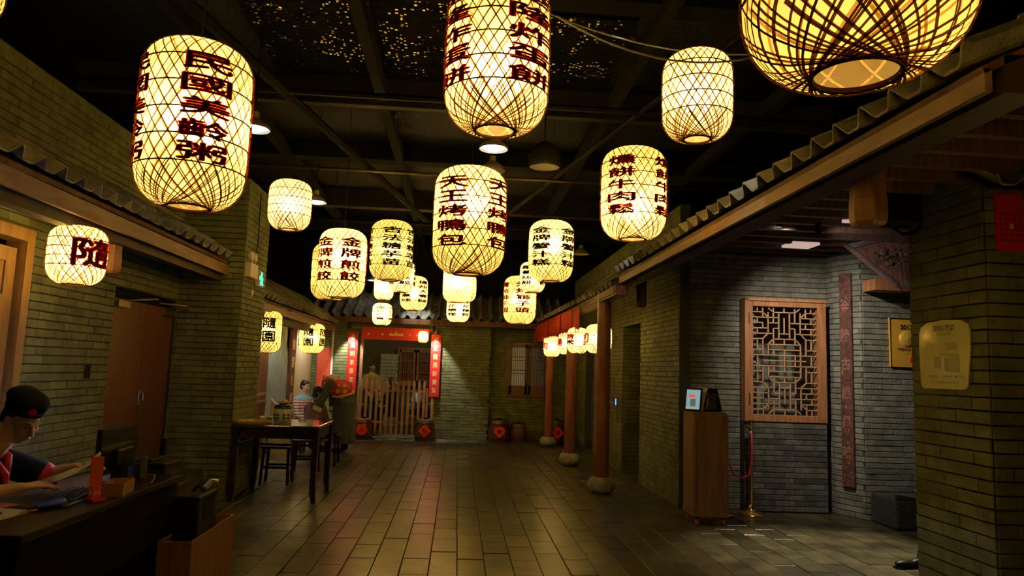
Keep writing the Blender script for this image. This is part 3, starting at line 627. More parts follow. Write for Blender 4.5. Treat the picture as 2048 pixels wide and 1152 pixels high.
# ------------------------------------------------------------ pendant lamps
def pendant(loc, lab, lit, kind='dish'):
    t = thing('pendant_lamp', lab, 'lamp', loc)
    m = mat('lamp_enamel', (.35, .32, .22), .45, metal=.3)
    if kind == 'dish': pr = [(.13, 0), (.125, .02), (.06, .07), (.035, .09), (.03, .14), (0, .145)]
    else: pr = [(.15, 0), (.155, .03), (.15, .12), (.1, .2), (.04, .24), (0, .25)]; m = mat('lamp_black_enamel', (.02, .018, .012), .3)
    sh = autosmooth(MB().lathe(pr+[(0, pr[-1][1]-.012)]+[(r-.006, z-.006) for r, z in pr[::-1][1:]], 28, cap=False).obj('shade', m, t))
    MB().tube([(0, 0, pr[-1][1]-.01), (0, 0, 4.56-loc[2])], .006, 6).obj('hanging_cord', M_black, t)
    if lit:
        MB().lathe([(.0, -.02), (.05, -.015), (.1, .008), (.09, .03), (0, .05)], 24, cap=False).obj('bulb', mat('lit_bulb', (1, 1, 1), .5, emit=(.9, .94, 1), es=8), t)
    else: MB().lathe([(pr[0][0]-.008, .004), (0, .005)], 24, cap=False).obj('diffuser', mat('diffuser', (.5, .45, .3), .5), t)
pendant((-1.75, 5.8, 3.45), 'lit white pendant lamp glaring behind the upper left lantern', True)
pendant((.23, 6.0, 3.46), 'lit white pendant lamp below the top-cut lantern', True)
pendant((-1.76, 8.4, 3.45), 'lit white pendant lamp beside the plain small lantern', True)
pendant((-1.98, 16.0, 3.45), 'tiny lit white pendant lamp far off above the doorway', True)
pendant((.73, 6.45, 3.45), 'unlit black bell-shaped pendant lamp', False, 'bell')
pendant((1.9, 11.2, 3.45), 'unlit pale disc pendant lamp above the walkway', False)
pendant((.25, 6.65, 3.45), 'unlit pale disc pendant lamp just below the glaring white one', False)
# ------------------------------------------------------------ foil insulation under the ceiling, lantern glints put in as pale metal specks
fm = mat('glint_speckled_foil', (.002, .002, .002), .9, spec=.1); N_ = fm.node_tree.nodes; L_ = fm.node_tree.links; g_ = N_.new('ShaderNodeNewGeometry'); pb = N_['Principled BSDF']
vo = N_.new('ShaderNodeTexVoronoi'); vo.inputs['Scale'].default_value = 30; L_.new(g_.outputs['Position'], vo.inputs['Vector'])
n1 = N_.new('ShaderNodeTexNoise'); n1.inputs['Scale'].default_value = 2.6; n1.inputs['Detail'].default_value = 4; L_.new(g_.outputs['Position'], n1.inputs['Vector'])
sp = N_.new('ShaderNodeSeparateColor'); L_.new(vo.outputs['Color'], sp.inputs[0])
ad = N_.new('ShaderNodeMath'); ad.operation = 'MULTIPLY'; L_.new(sp.outputs[0], ad.inputs[0]); L_.new(n1.outputs['Fac'], ad.inputs[1])
gt = N_.new('ShaderNodeMath'); gt.operation = 'GREATER_THAN'; gt.inputs[1].default_value = .4; L_.new(ad.outputs[0], gt.inputs[0])
lt = N_.new('ShaderNodeMath'); lt.operation = 'LESS_THAN'; lt.inputs[1].default_value = .42; L_.new(vo.outputs['Distance'], lt.inputs[0])
ml = N_.new('ShaderNodeMath'); ml.operation = 'MULTIPLY'; L_.new(gt.outputs[0], ml.inputs[0]); L_.new(lt.outputs[0], ml.inputs[1])
mx = N_.new('ShaderNodeMix'); mx.data_type = 'RGBA'; mx.inputs[6].default_value = (.002, .002, .0015, 1); mx.inputs[7].default_value = (.85, .8, .6, 1); L_.new(ml.outputs[0], mx.inputs[0]); L_.new(mx.outputs[2], pb.inputs['Base Color'])
L_.new(ml.outputs[0], pb.inputs['Metallic']); mr = N_.new('ShaderNodeMapRange'); mr.inputs[3].default_value = .9; mr.inputs[4].default_value = .22; L_.new(ml.outputs[0], mr.inputs[0]); L_.new(mr.outputs[0], pb.inputs['Roughness'])
n2 = N_.new('ShaderNodeTexNoise'); n2.inputs['Scale'].default_value = 9; L_.new(g_.outputs['Position'], n2.inputs['Vector']); bp = N_.new('ShaderNodeBump'); bp.inputs['Strength'].default_value = .6; bp.inputs['Distance'].default_value = .05; L_.new(n2.outputs['Fac'], bp.inputs['Height']); L_.new(bp.outputs[0], pb.inputs['Normal'])
for (x0, y0, x1, y1, lab) in ((-1.95, 5.45, -.98, 7.1, 'foil insulation sheet with glint specks in its colour on the ceiling left of the top-cut lantern'), (-.85, 5.5, .3, 7.15, 'foil insulation sheet with glint specks in its colour on the ceiling beside the top-cut lantern'), (.5, 5.6, 1.4, 7.1, 'fainter foil sheet with glint specks in its colour on the ceiling behind the plain right lantern')):
    tag(MB().box((x0, y0, 4.5), (x1, y1, 4.555)).obj('foil_sheet', fm), lab, 'insulation')
# ------------------------------------------------------------ cables and pipes overhead
def cable(pts, r, lab, m=M_black, cat='cable', name='cable'):
    return tag(MB().tube(pts, r, 6).obj(name, m), lab, cat)
def sag(a, b, s, n=14):
    a = Vector(a); b = Vector(b); return [a.lerp(b, i/n)-Vector((0, 0, s*4*(i/n)*(1-i/n))) for i in range(n+1)]
mc = mat('grey_cable', (.2, .22, .2), .5)
cable(sag((.45, 3.62, 3.46), (1.6, 3.74, 3.36), .12), .006, 'sagging grey cable slung under the ceiling between two lanterns', mc)
cable(sag((.2, 4.3, 3.95), (1.9, 4.4, 3.7), .12), .005, 'second thinner grey cable slung under the ceiling', mc)
cable([(-4, 6.6, 4.1), (4, 6.6, 4.1)], .03, 'dark pipe crossing the ceiling above the bell lamp', M_pipe, 'pipe', 'ceiling_pipe')
cable([(-4, 8.9, 4.0), (4, 8.9, 4.0)], .02, 'thin dark pipe crossing the ceiling farther back', mat('brass_pipe', (.06, .04, .015), .4, metal=.8), 'pipe', 'ceiling_pipe')
cable([(-4, 11.6, 3.9), (4, 11.6, 3.9)], .03, 'dark pipe crossing behind the far lanterns', M_pipe, 'pipe', 'ceiling_pipe')
cable([(2.4, 3, 4.1), (.2, 14, 4.1)], .03, 'long dark pipe running slantwise along the ceiling', M_pipe, 'pipe', 'ceiling_pipe')
cable([(-2.5, 3, 4.15), (-.6, 12, 4.0)], .05, 'thick dark duct running slantwise at the left of the ceiling', M_blackm, 'pipe', 'ceiling_duct')
# ------------------------------------------------------------ figures
def capsule(mb, p, q, r0, r1, n=14, squash=None):
    p = Vector(p); q = Vector(q); d = (q-p); L = d.length; t = d.normalized() if L > 1e-6 else Vector((0, 0, 1))
    rings = []
    for i in range(5): a = -pi/2+pi/2*i/4; rings.append((r0*cos(a), r0*sin(a)))
    for i in range(5): a = pi/2*i/4; rings.append((r1*cos(a), L+r1*sin(a)))
    qt = t.to_track_quat('Z', 'Y').to_matrix().to_4x4(); M = Matrix.Translation(p) @ qt
    mb.lathe([(max(r, 1e-4), z) for r, z in rings], n, M=M); return mb
def ell(mb, c, r, R=None, n=16):
    M = Matrix.Translation(c) @ (R.to_4x4() if R else Matrix.Identity(4)) @ Matrix.Diagonal((r[0], r[1], r[2], 1))
    return mb.lathe([(max(1e-3, cos(a)), sin(a)) for a in [-pi/2+pi*i/12 for i in range(13)]], n, M=M)
def fuse(name, mb, m, parent, vox=.012, sm=3):
    me = mb.mesh('tmp'); o = bpy.data.objects.new('tmp', me); COL.objects.link(o)
    r = o.modifiers.new('r', 'REMESH'); r.mode = 'VOXEL'; r.voxel_size = vox
    if sm: s = o.modifiers.new('s', 'SMOOTH'); s.iterations = sm; s.factor = .5
    bpy.context.view_layer.update()
    me2 = bpy.data.meshes.new_from_object(o.evaluated_get(bpy.context.evaluated_depsgraph_get())); bpy.data.objects.remove(o); bpy.data.meshes.remove(me)
    me2.name = name; me2.materials.clear()
    return link(name, me2, parent, m, smooth=True)
def head_shape(mb, c, R, s=1.):
    # R: columns = right, forward, up ; head about .23 high at s=1
    T = lambda x, y, z: tuple(Vector(c)+R @ Vector((x*s, y*s, z*s)))
    ell(mb, T(0, -.012, .025), (.074*s, .092*s, .088*s), R); ell(mb, T(0, .022, -.035), (.058*s, .066*s, .07*s), R)
    ell(mb, T(0, .05, -.088), (.028*s, .026*s, .022*s), R); ell(mb, T(0, .012, -.075), (.05*s, .055*s, .03*s), R)
    capsule(mb, T(0, .088, .012), T(0, .108, -.026), .008*s, .013*s); ell(mb, T(0, .1, -.032), (.019*s, .011*s, .009*s), R)
    ell(mb, T(0, .084, -.056), (.024*s, .014*s, .008*s), R); ell(mb, T(0, .082, -.067), (.02*s, .013*s, .008*s), R)
    for k in (-1, 1):
        ell(mb, T(k*.042, .062, -.02), (.022*s, .02*s, .02*s), R); capsule(mb, T(k*.016, .082, .02), T(k*.046, .07, .02), .009*s, .009*s)
        ell(mb, T(k*.074, -.005, -.008), (.009*s, .018*s, .031*s), R)
def face(o, c, R, s=1., look=.25):
    T = lambda x, y, z: tuple(Vector(c)+R @ Vector((x*s, y*s, z*s)))
    for k in (-1, 1):
        ell(MB(), (0, 0, 0), (1, 1, 1)); e = ell(MB(), T(k*.03, .079, .002), (.0095*s, .0035*s, .0018*s), R, 10).obj('eye', mat('eye_white', (.22, .17, .14), .5), o)
        ell(MB(), T(k*.031, .0845, .0), (.006*s, .0022*s, .002*s), R, 8).obj('iris', M_black, e)
        capsule(MB(), T(k*.017, .0895, .025), T(k*.046, .078, .026), .0032*s, .0025*s, 6).obj('eyebrow', M_hair, o)
    ell(MB(), T(0, .095, -.0605), (.021*s, .004*s, .0022*s), R, 10).obj('mouth', mat('lips', (.28, .08, .06), .5), o)
def hair_cap(name, c, R, s, parent, m=None, long=0, vox=.012):
    T = lambda x, y, z: tuple(Vector(c)+R @ Vector((x*s, y*s, z*s))); mb = MB()
    ell(mb, T(0, -.022, .04), (.083*s, .094*s, .088*s), R); ell(mb, T(0, -.05, -.005), (.076*s, .064*s, .075*s), R)
    if long: ell(mb, T(0, -.055, -.06), (.07*s, .05*s, .08*s), R)
    return fuse(name, mb, m or M_hair, parent, vox, 2)
def rot(yaw, pitch=0, roll=0):   # forward = +Y turned by yaw about Z (0 = away from camera), then pitch down
    return (Euler((0, 0, yaw)).to_matrix() @ Euler((-pitch, roll, 0)).to_matrix())
def hand(mb, w, d, up, s=1., curl=.5, side=1):
    """palm + five fingers; w wrist, d direction of the fingers, up back-of-hand normal"""
    w = Vector(w); d = Vector(d).normalized(); up = Vector(up); up = (up-d*up.dot(d)).normalized(); r = d.cross(up)*side
    for k in range(4):
        b = w+d*(.085*s)+r*((k-1.5)*.02*s); capsule(mb, w+d*.02*s+r*((k-1.5)*.012*s), b, .0125*s, .0105*s, 10)
        L = (.034, .04, .037, .028)[k]*s; q = b; dd = d.copy()
        for j in range(3):
            dd = (dd-up*curl*.55).normalized(); q2 = q+dd*L*(1, .72, .6)[j]; capsule(mb, q, q2, (.0095-.0008*j)*s, (.0088-.001*j)*s, 8); q = q2
    b = w+d*.025*s-r*.022*s; q = b+(d*.6-r*.75-up*.25).normalized()*.036*s; capsule(mb, b, q, .014*s, .0105*s, 8)
    q2 = q+(d*.9-r*.25-up*.35).normalized()*.03*s; capsule(mb, q, q2, .0105*s, .0095*s, 8); capsule(mb, q2, q2+(d-up*.4).normalized()*.022*s, .0095*s, .008*s, 8)
# --- the man with the black cap, seated behind the desk
P = thing('person', 'man in black tunic and black cap with red diamond, reading a sheet at the desk', 'person', (-2.5, 3.7, 0))
P.location = (0, 0, 0)
hc = Vector((-2.21, 3.86, 1.215)); R = rot(radians(-112), .5)
mb = MB(); head_shape(mb, hc, R, .98)
capsule(mb, (-2.32, 3.8, 1.04), (-2.25, 3.84, 1.16), .062, .056)
capsule(mb, (-2.52, 3.76, .62), (-2.40, 3.76, .93), .13, .13)
for (sh, el, wr, hd, up, sd) in (((-2.34, 3.62, .99), (-2.28, 3.53, .875), (-2.1, 3.72, .9), (.7, .6, .1), (.1, -.2, 1), 1), ((-2.36, 4.0, 1.0), (-2.2, 4.16, .9), (-2.02, 4.08, .95), (.85, -.2, .2), (0, .2, 1), -1)):
    capsule(mb, sh, el, .05, .042); capsule(mb, el, wr, .04, .027); hand(mb, wr, hd, up, 1., .5, sd)
for k in (-1, 1):
    capsule(mb, (-2.55, 3.76+k*.1, .52), (-2.15, 3.76+k*.12, .52), .08, .06); capsule(mb, (-2.15, 3.76+k*.12, .5), (-2.2, 3.76+k*.12, .08), .055, .04)
body = fuse('body', mb, M_skin, P, .0068, 3); face(P, hc, R, .98)
hair_cap('hair', hc, R, .94, P)
mb = MB(); T = lambda x, y, z: tuple(hc+R @ Vector((x, y, z)))
mb.lathe([(.083, -.0), (.088, .02), (.087, .045), (.07, .05)], 24, M=Matrix.Translation(T(0, -.01, .04)) @ R.to_4x4() @ Matrix.Rotation(.12, 4, 'X') @ Matrix.Diagonal((1, 1.12, 1, 1)))
ell(mb, T(0, -.02, .105), (.098, .112, .05), R); ell(mb, T(.02, .05, .11), (.07, .062, .042), R); ell(mb, T(-.02, -.08, .1), (.08, .06, .045), R)
cap = fuse('cap', mb, mat('black_cloth', (.006, .007, .009), .9, spec=.08), P, .009, 3)
MB().prism([(-.022, 0), (0, -.024), (.022, 0), (0, .024)], 1, 0, .004, M=Matrix.Translation(T(.055, .1, .105)) @ R.to_4x4() @ Matrix.Rotation(-.6, 4, 'Z')).obj('red_diamond_badge', mat('badge_red', (.7, .02, .03), .6), cap)
mb = MB()
capsule(mb, (-2.56, 3.76, .5), (-2.42, 3.76, .9), .17, .165); capsule(mb, (-2.40, 3.66, .97), (-2.40, 3.9, .98), .085, .085); capsule(mb, (-2.36, 3.78, .98), (-2.33, 3.79, 1.05), .1, .07)
capsule(mb, (-2.36, 3.63, .98), (-2.3, 3.545, .89), .078, .075); capsule(mb, (-2.37, 3.97, .99), (-2.24, 4.12, .91), .078, .072)
for k in (-1, 1): capsule(mb, (-2.55, 3.76+k*.1, .5), (-2.15, 3.76+k*.12, .5), .1, .085); capsule(mb, (-2.15, 3.76+k*.12, .49), (-2.2, 3.76+k*.12, .12), .08, .07)
tu = fuse('tunic', mb, MATS['black_cloth'], P, .011, 3)
mr = mat('red_trim', (.42, .012, .02), .7)
for a, b in (((-2.3, 3.545, .89), (-2.255, 3.55, .873)), ((-2.245, 4.115, .912), (-2.2, 4.135, .89))): capsule(MB(), Vector(a).lerp(Vector(b), .6), b, .072, .066).obj('red_cuff', mr, tu, smooth=True)
mb = MB(); mb.tube([(-2.33, 3.72, 1.08), (-2.25, 3.73, 1.03), (-2.215, 3.78, .95), (-2.24, 3.83, .85)], [.02, .022, .022, .018], 8); mb.tube([(-2.33, 3.86, 1.08), (-2.25, 3.85, 1.03), (-2.22, 3.8, .95)], [.02, .022, .018], 8); mb.obj('red_collar', mr, tu, smooth=True)
MB().cbox((-2.62, 3.76, .40), (.42, .46, .06)).cbox((-2.85, 3.76, .68), (.05, .44, .5)).obj('x', M_black); bpy.data.objects.remove(bpy.data.objects['x'])
t = thing('office_chair', 'dark chair under the seated man with the black cap', 'chair', (-2.62, 3.76, 0))
MB().bev((-.24, -.24, .38), (.2, .24, .44), .02).obj('seat', M_black, t); MB().bev((-.3, -.22, .5), (-.25, .22, .95), .02).obj('backrest', M_black, t)
for i in range(4): MB().tube([((-.2, .16)[i % 2], (-.2, .2)[i//2], 0), ((-.2, .16)[i % 2], (-.2, .2)[i//2], .385)], .015).obj('leg', M_black, t)
MB().box((-.275, -.02, .4), (-.26, .02, .6)).obj('back_frame', M_black, t)
# ------------------------------------------------------------ desk and what is on it
t = thing('desk', 'long dark brown desk front at lower left', 'desk', (-2.06, 4.05, 0))
MB().bev((-.3, -.87, .76), (.29, .87, .8), .006).obj('desktop', M_desk, t)
MB().box((.24, -.85, .42), (.27, .85, .76)).obj('front_panel', wood('dark_front', (.008, .004, .002), (.004, .002, .001), .8), t).data.materials[0].node_tree.nodes['Principled BSDF'].inputs['Specular IOR Level'].default_value = .08
MB().box((-.26, -.84, 0), (.22, -.8, .76)).obj('side_panel', M_desk, t); MB().box((-.26, .8, 0), (.22, .84, .76)).obj('side_panel', M_desk, t)
MB().box((.18, -.8, 0), (.2, .8, .42)).obj('recessed_panel', M_blackm, t)
ZD = .8
def paper_sheet(name, lab, pts, m, cat='paper', th=.0015):
    n = (Vector(pts[1])-Vector(pts[0])).cross(Vector(pts[3])-Vector(pts[0])).normalized()*th; mb = MB()
    mb.add([Vector(p) for p in pts]+[Vector(p)+n for p in pts], [(0, 1, 2, 3), (7, 6, 5, 4), (0, 4, 5, 1), (1, 5, 6, 2), (2, 6, 7, 3), (3, 7, 4, 0)]); return tag(mb.obj(name, m), lab, cat)
mwp = mat('white_paper', (.6, .58, .5), .7)
# sheet in hands, gently bent
mb = MB(); n = 8
A = [(-2.02, 3.78, .905), (-1.97, 3.84, .925), (-1.92, 3.9, .955), (-1.88, 3.955, .995), (-1.86, 3.99, 1.035)]
B = [(-2.12, 3.93, .905), (-2.07, 3.99, .925), (-2.01, 4.05, .955), (-1.96, 4.1, .995), (-1.94, 4.14, 1.03)]
mb.add([Vector(p) for q in zip(A, B) for p in q]+[Vector(p)+Vector((0, 0, .0015)) for q in zip(A, B) for p in q], [(2*i, 2*i+1, 2*i+3, 2*i+2) for i in range(4)]+[(10+2*i, 12+2*i, 13+2*i, 11+2*i) for i in range(4)]+[(0, 10, 11, 1), (8, 9, 19, 18)])
tag(mb.obj('paper_sheet', mwp, smooth=True), 'bent white paper sheet held in the hands of the capped man', 'paper')
paper_sheet('paper_stack', 'white papers with dark print at the lower left of the desk', [(-2.25, 3.36, ZD), (-2.05, 3.3, ZD), (-2.0, 3.66, ZD), (-2.2, 3.72, ZD)], mwp, th=.006)
tag(MB().tube([(-2.13, 3.42, ZD+.012), (-2.08, 3.56, ZD+.012)], .004, 8).obj('pen', M_black), 'black pen lying on the white papers', 'pen')
paper_sheet('orange_folder', 'orange folder lying on the desk before the capped man', [(-2.34, 3.66, ZD), (-2.2, 3.62, ZD), (-2.13, 3.8, ZD), (-2.3, 3.86, ZD)], mat('orange_card', (.6, .14, .03), .6), 'folder', .006)
t = thing('keyboard', 'black keyboard on the desk under the held sheet', 'keyboard', (-2.02, 4.05, ZD), radians(8))
MB().bev((-.075, -.2, 0), (.075, .2, .018), .004).obj('keyboard_body', M_black, t)
_k = MB().box((-.006, -.006, 0), (.006, .006, .006)).mesh('key'); _k.materials.append(mat('key_black', (.03, .03, .03), .5))
for i in range(5):
    for j in range(14): o = bpy.data.objects.new('key', _k); COL.objects.link(o); o.parent = t; o.location = (-.055+i*.026, -.18+j*.027, .018)
tag(MB().bev((-2.0, 3.78, ZD), (-1.9, 3.93, ZD+.012), .003).obj('mobile_phone', mat('phone_grey', (.12, .13, .1), .2)), 'slim phone reflecting light, next to the blue pouch', 'phone')
mb = MB(); ell(mb, (-1.97, 3.76, ZD+.022), (.045, .085, .022), Euler((0, 0, -.35)).to_matrix()); capsule(mb, (-1.99, 3.7, ZD+.02), (-1.95, 3.82, ZD+.02), .022, .022)
tag(fuse('blue_pouch', mb, mat('blue_vinyl', (.02, .05, .5), .3), None, .006, 2), 'shiny blue pouch lying on the desk edge', 'pouch')
tag(MB().tube([(-2.02, 3.6, ZD+.006), (-1.99, 3.68, ZD+.006)], .005, 8).obj('orange_pencil', MATS['orange_card']), 'short orange pencil beside the blue pouch', 'pencil')
t = thing('table_sign', 'tall red-orange upright card sign on a curled red foot', 'sign', (-1.87, 3.97, ZD), radians(60))
MB().prism([(-.05, .0), (.05, 0), (.05, .012), (-.05, .012)], 0, -.035, .04).obj('foot', M_red, t)
MB().box((-.034, -.006, .012), (.036, -.002, .225)).obj('card', mat('orange_red_card', (.62, .08, .02), .5), t)
MB().tube([(-.034, -.02, .015), (-.034, -.045, .05), (-.034, -.03, .075)], .003, 6).obj('card_edge', M_red, t)
plain_text('lettering', '大排檔', mat('pale_ink', (.8, .6, .5), .6), t, frame((.0, -.0075, .03), (1, 0, 0), (0, 0, 1)), .022)
t = thing('wooden_box', 'small open orange-brown wooden box on the desk', 'box', (-1.84, 4.17, ZD), radians(8))
MB().box((-.055, -.1, 0), (.055, .1, .008)).box((-.055, -.1, 0), (-.048, .1, .07)).box((.048, -.1, 0), (.055, .1, .07)).box((-.05, -.1, 0), (.05, -.093, .07)).box((-.05, .093, 0), (.05, .1, .07)).obj('box_walls', M_box, t)
t = thing('sticky_note_pad', 'yellow-green note block between the red sign and the box', 'note pad', (-1.93, 4.12, ZD))
MB().box((-.03, -.03, 0), (.03, .03, .05)).obj('pad', mat('note_yellow', (.5, .5, .08), .7), t)
t = thing('monitor', 'black flat monitor seen from behind on the desk', 'monitor', (-2.05, 4.6, ZD), radians(3))
MB().bev((-.02, -.27, .06), (.012, .27, .33), .006).obj('screen_housing', M_black, t)
MB().box((.012, -.268, .215), (.02, .268, .228)).box((.008, -.27, .318), (.016, .27, .331)).obj('rear_ridge', mat('edge_grey', (.1, .11, .07), .25), t)
MB().bev((.012, -.12, .1), (.05, .12, .2), .01).obj('rear_bulge', M_black, t)
MB().box((-.01, -.05, .01), (.05, .05, .12)).obj('stand_neck', M_black, t); MB().lathe([(.0, 0), (.11, 0), (.1, .012), (0, .014)], 24).obj('stand_foot', M_black, t)
MB().box((-.024, -.255, .075), (-.02, .255, .315)).obj('screen', mat('screen_glow', (.05, .06, .09), .3, emit=(.6, .62, 1), es=26), t)
t = thing('card_reader', 'small upright grey terminal leaning behind the monitor', 'terminal', (-1.94, 4.72, ZD), .4)
MB().bev((-.02, -.035, 0), (.02, .035, .13), .006).obj('case', mat('terminal_grey', (.1, .1, .07), .3), t); MB().box((.02, -.028, .06), (.022, .028, .115)).obj('display', M_black, t)
t = thing('label_printer', 'low black printer with tangled cables behind the monitor', 'printer', (-2.1, 5.12, .76))
MB().bev((-.22, -.16, .0), (.2, .16, .1), .012).obj('case', M_black, t); MB().bev((-.2, -.14, .1), (.1, .12, .12), .006).obj('lid', M_black, t)
MB().bev((.05, .1, .1), (.09, .14, .24), .008).obj('handset', M_black, t)
t = thing('side_cabinet', 'low dark cabinet behind the far end of the desk', 'cabinet', (-2.1, 5.2, 0)); MB().bev((-.28, -.26, 0), (.28, .26, .76), .006).obj('case', M_dark, t); MB().box((.28, -.24, .04), (.29, .24, .72)).obj('door', M_dark, t)
cable([(-2.0, 4.85, .81), (-1.9, 4.8, .812), (-1.84, 4.65, .81), (-1.8, 4.5, .806)], .004, 'thin grey cable lying along the desk edge', mc)
cable([(-2.05, 4.84, .83), (-1.93, 4.88, .82), (-1.86, 4.8, .815), (-1.82, 4.86, .806)], .004, 'tangled black cable by the printer', M_black)
# trolley with black box and open wooden crate
t = thing('wooden_crate', 'open-topped brown wooden crate on the floor beside the desk', 'crate', (-1.66, 5.0, 0))
for a, b in (((-.1, -.42, .0), (.1, -.4, .45)), ((-.1, .4, 0), (.1, .42, .45)), ((-.1, -.4, 0), (-.085, .4, .45)), ((.085, -.4, 0), (.1, .4, .45))):
    MB().box(a, b).obj('board', M_box if False else wood('crate_wood', (.3, .12, .045), (.2, .075, .03), .5), t)
MB().box((-.084, -.4, .0), (.084, .4, .03)).obj('crate_floor', M_box, t)
t = thing('black_case', 'black plastic machine case standing in the crate by the desk end', 'case', (-1.66, 4.93, .03))
MB().bev((-.08, -.2, 0), (.075, .16, .66), .015).obj('case_body', M_black, t); MB().box((.073, -.12, .5), (.078, .08, .62)).obj('front_slot', M_blackm, t)
MB().tube([(.0, .1, .66), (.02, .16, .7), (.05, .2, .69)], .02).obj('cable_plug', mat('plug_metal', (.4, .36, .25), .3, metal=.8), t)
MB().tube([(-.04, .0, .66), (0, .0, .7), (.04, 0, .66)], .012).obj('handle', M_black, t)
# ------------------------------------------------------------ black table by the pillar
t = thing('altar_table', 'black lacquered tall table beside the brick pillar', 'table', (-2.0, 8.72, 0))
MB().bev((-.475, -.5, .81), (.475, .5, .85), .01).obj('tabletop', mat('black_lacquer', (.02, .009, .006), .1, coat=.6), t)
for sx in (-1, 1):
    for sy in (-1, 1):
        w = .032; MB().box((sx*.44-w, sy*.43-w, .12), (sx*.44+w, sy*.43+w, .81)).prism([(sx*.44-w, .12), (sx*.44+w, .12), (sx*.44+w*.8+sx*.012, 0), (sx*.44-w*.6+sx*.012, 0)], 1, sy*.43-w, sy*.43+w).obj('leg', M_dark, t)
for sx in (-1, 1): MB().box((sx*.44-.015, -.4, .7), (sx*.44+.015, .4, .8)).box((sx*.44-.012, -.4, .62), (sx*.44+.012, .4, .645)).obj('apron', M_dark, t)
for sy in (-1, 1): MB().box((-.41, sy*.43-.015, .7), (.41, sy*.43+.015, .8)).box((-.41, sy*.43-.012, .62), (.41, sy*.43+.012, .645)).obj('apron', M_dark, t)
def stool(x, y, rz, lab):
    t = thing('square_stool', lab, 'stool', (x, y, 0), rz, 'dark stools under the black table')
    MB().bev((-.19, -.19, .45), (.19, .19, .48), .006).obj('seat', M_dark, t)
    for sx in (-1, 1):
        for sy in (-1, 1): MB().tube([(sx*.17, sy*.17, 0), (sx*.15, sy*.15, .45)], .02, 4).obj('leg', M_dark, t)
    [MB().box((-.15, k*.15-.01, .2), (.15, k*.15+.01, .23)).obj('stretcher', M_dark, t) for k in (-1, 1)]
stool(-2.28, 9.62, .05, 'dark square stool just behind the black table, nearer the pillar'); stool(-2.1, 10.5, .1, 'dark square stool further along behind the black table'); stool(-2.0, 11.5, 0, 'dark square stool nearest the bending waitress')
# things on it
t = thing('ceramic_jar', 'white and blue porcelain jar with flat lid on the black table', 'jar', (-2.02, 8.62, .85))
mw = mat('porcelain', (.6, .58, .38), .2, coat=.4); mbl = mat('cobalt_glaze', (.02, .03, .18), .25)
autosmooth(MB().lathe([(.085, 0), (.1, .02), (.105, .1), (.1, .17), (.088, .185), (.07, .187)], 28).obj('jar_body', mw, t)); autosmooth(MB().lathe([(.092, .187), (.1, .197), (.09, .21), (.03, .215), (.0, .218)], 28).obj('lid', mbl, t))
autosmooth(MB().lathe([(.105, .168), (.107, .172), (.101, .184)], 28).obj('blue_band', mbl, t))
for a in (-2.4, -1.9, -1.2, -.7, .2):
    for k in range(2): ell(MB(), (.1*cos(a), .1*sin(a), .06+.035*k), (.016, .016, .014)).obj('painted_motif', mbl, t)
mb = MB(); ell(mb, (0, 0, .235), (.065, .05, .025)); ell(mb, (.02, 0, .25), (.03, .03, .02)); fuse('pastry', mb, mat('pastry', (.6, .38, .1), .6, var=.4, scale=60), t, .006, 2)
t = thing('woven_tray', 'round shallow bamboo tray at the pillar side of the black table', 'tray', (-2.32, 8.45, .85)); autosmooth(MB().lathe([(0, .0), (.2, 0), (.215, .03), (.208, .032), (.195, .008), (0, .008)], 32).obj('tray_body', mat('tray_bamboo', (.45, .3, .08), .6, var=.3, scale=50), t))
t = thing('white_bun', 'small white bun on the bamboo tray', 'bun', (-2.33, 8.42, .862)); ell(MB(), (0, 0, .016), (.05, .04, .018)).obj('bun', mw, t, smooth=True)
for i, (x, y, l) in enumerate(((-2.2, 8.78, 'white teacup nearest the bamboo tray'), (-2.12, 8.8, 'white teacup, middle of the three by the jar'), (-2.17, 8.98, 'white teacup standing closest to the blue-white jar'))):
    x = -2.28+i*.085; y = 8.72
    t = thing('teacup', l, 'cup', (x, y, .85), group='teacups on the black table'); autosmooth(MB().lathe([(.018, 0), (.032, .02), (.036, .05), (.033, .05), (.028, .02), (0, .01)], 18).obj('cup_body', mw, t)); autosmooth(MB().lathe([(.035, .05), (.03, .058), (.008, .064), (.008, .07), (0, .072)], 18).obj('lid', mw, t))
t = thing('long_spoon', 'long brass ladle lying across the black table', 'spoon', (-2.05, 8.35, .855)); MB().tube([(-.2, -.02, .005), (.05, .03, .012), (.12, .05, .018)], .006).obj('handle', M_gold, t); ell(MB(), (-.22, -.025, .006), (.03, .022, .008)).obj('bowl', M_gold, t)
# ------------------------------------------------------------ left bay past the pillar (under the second roof)
slab('wall_bay', (-3.35, 9.2, 0), (-3.25, 15.9, 2.6), mat('grey_plaster', (.3, .33, .33), .85, var=.15, scale=4))
t = thing('round_screen', 'blue-grey half-round plaster panel between dark posts', 'panel', (-3.23, 12.75, 0))
pl = [(-.95, 0)]+[(.95, 0)]+[(.95*cos(a), 1.3+.95*sin(a)) for a in [pi*i/16 for i in range(17)]]
MB().prism(pl, 0, 0, .05).obj('panel_face', mat('blue_grey_plaster', (.16, .2, .2), .85, var=.2, scale=6), t)
t = thing('door_post', 'dark brown wooden cabinet post beside the brick pillar', 'post', (-3.15, 11.65, 0)); MB().box((-.06, -.35, 0), (.06, .3, 2.25)).obj('post', M_door, t); MB().box((.06, -.35, .9), (.075, .3, .94)).box((.06, -.35, 1.02), (.075, .3, 1.06)).obj('rails', M_latt, t)
t = thing('vertical_plaque', 'narrow dark wooden plaque with faded gold writing by the cream wall', 'plaque', (-3.2, 13.95, .55)); MB().box((0, -.18, 0), (.05, .2, 1.65)).obj('board', M_beam, t); flat_text('lettering', '隨園食單', M_goldink, t, frame((.052, .01, 1.35), (0, 1, 0), (0, 0, 1)), .2, .2, .34, True)
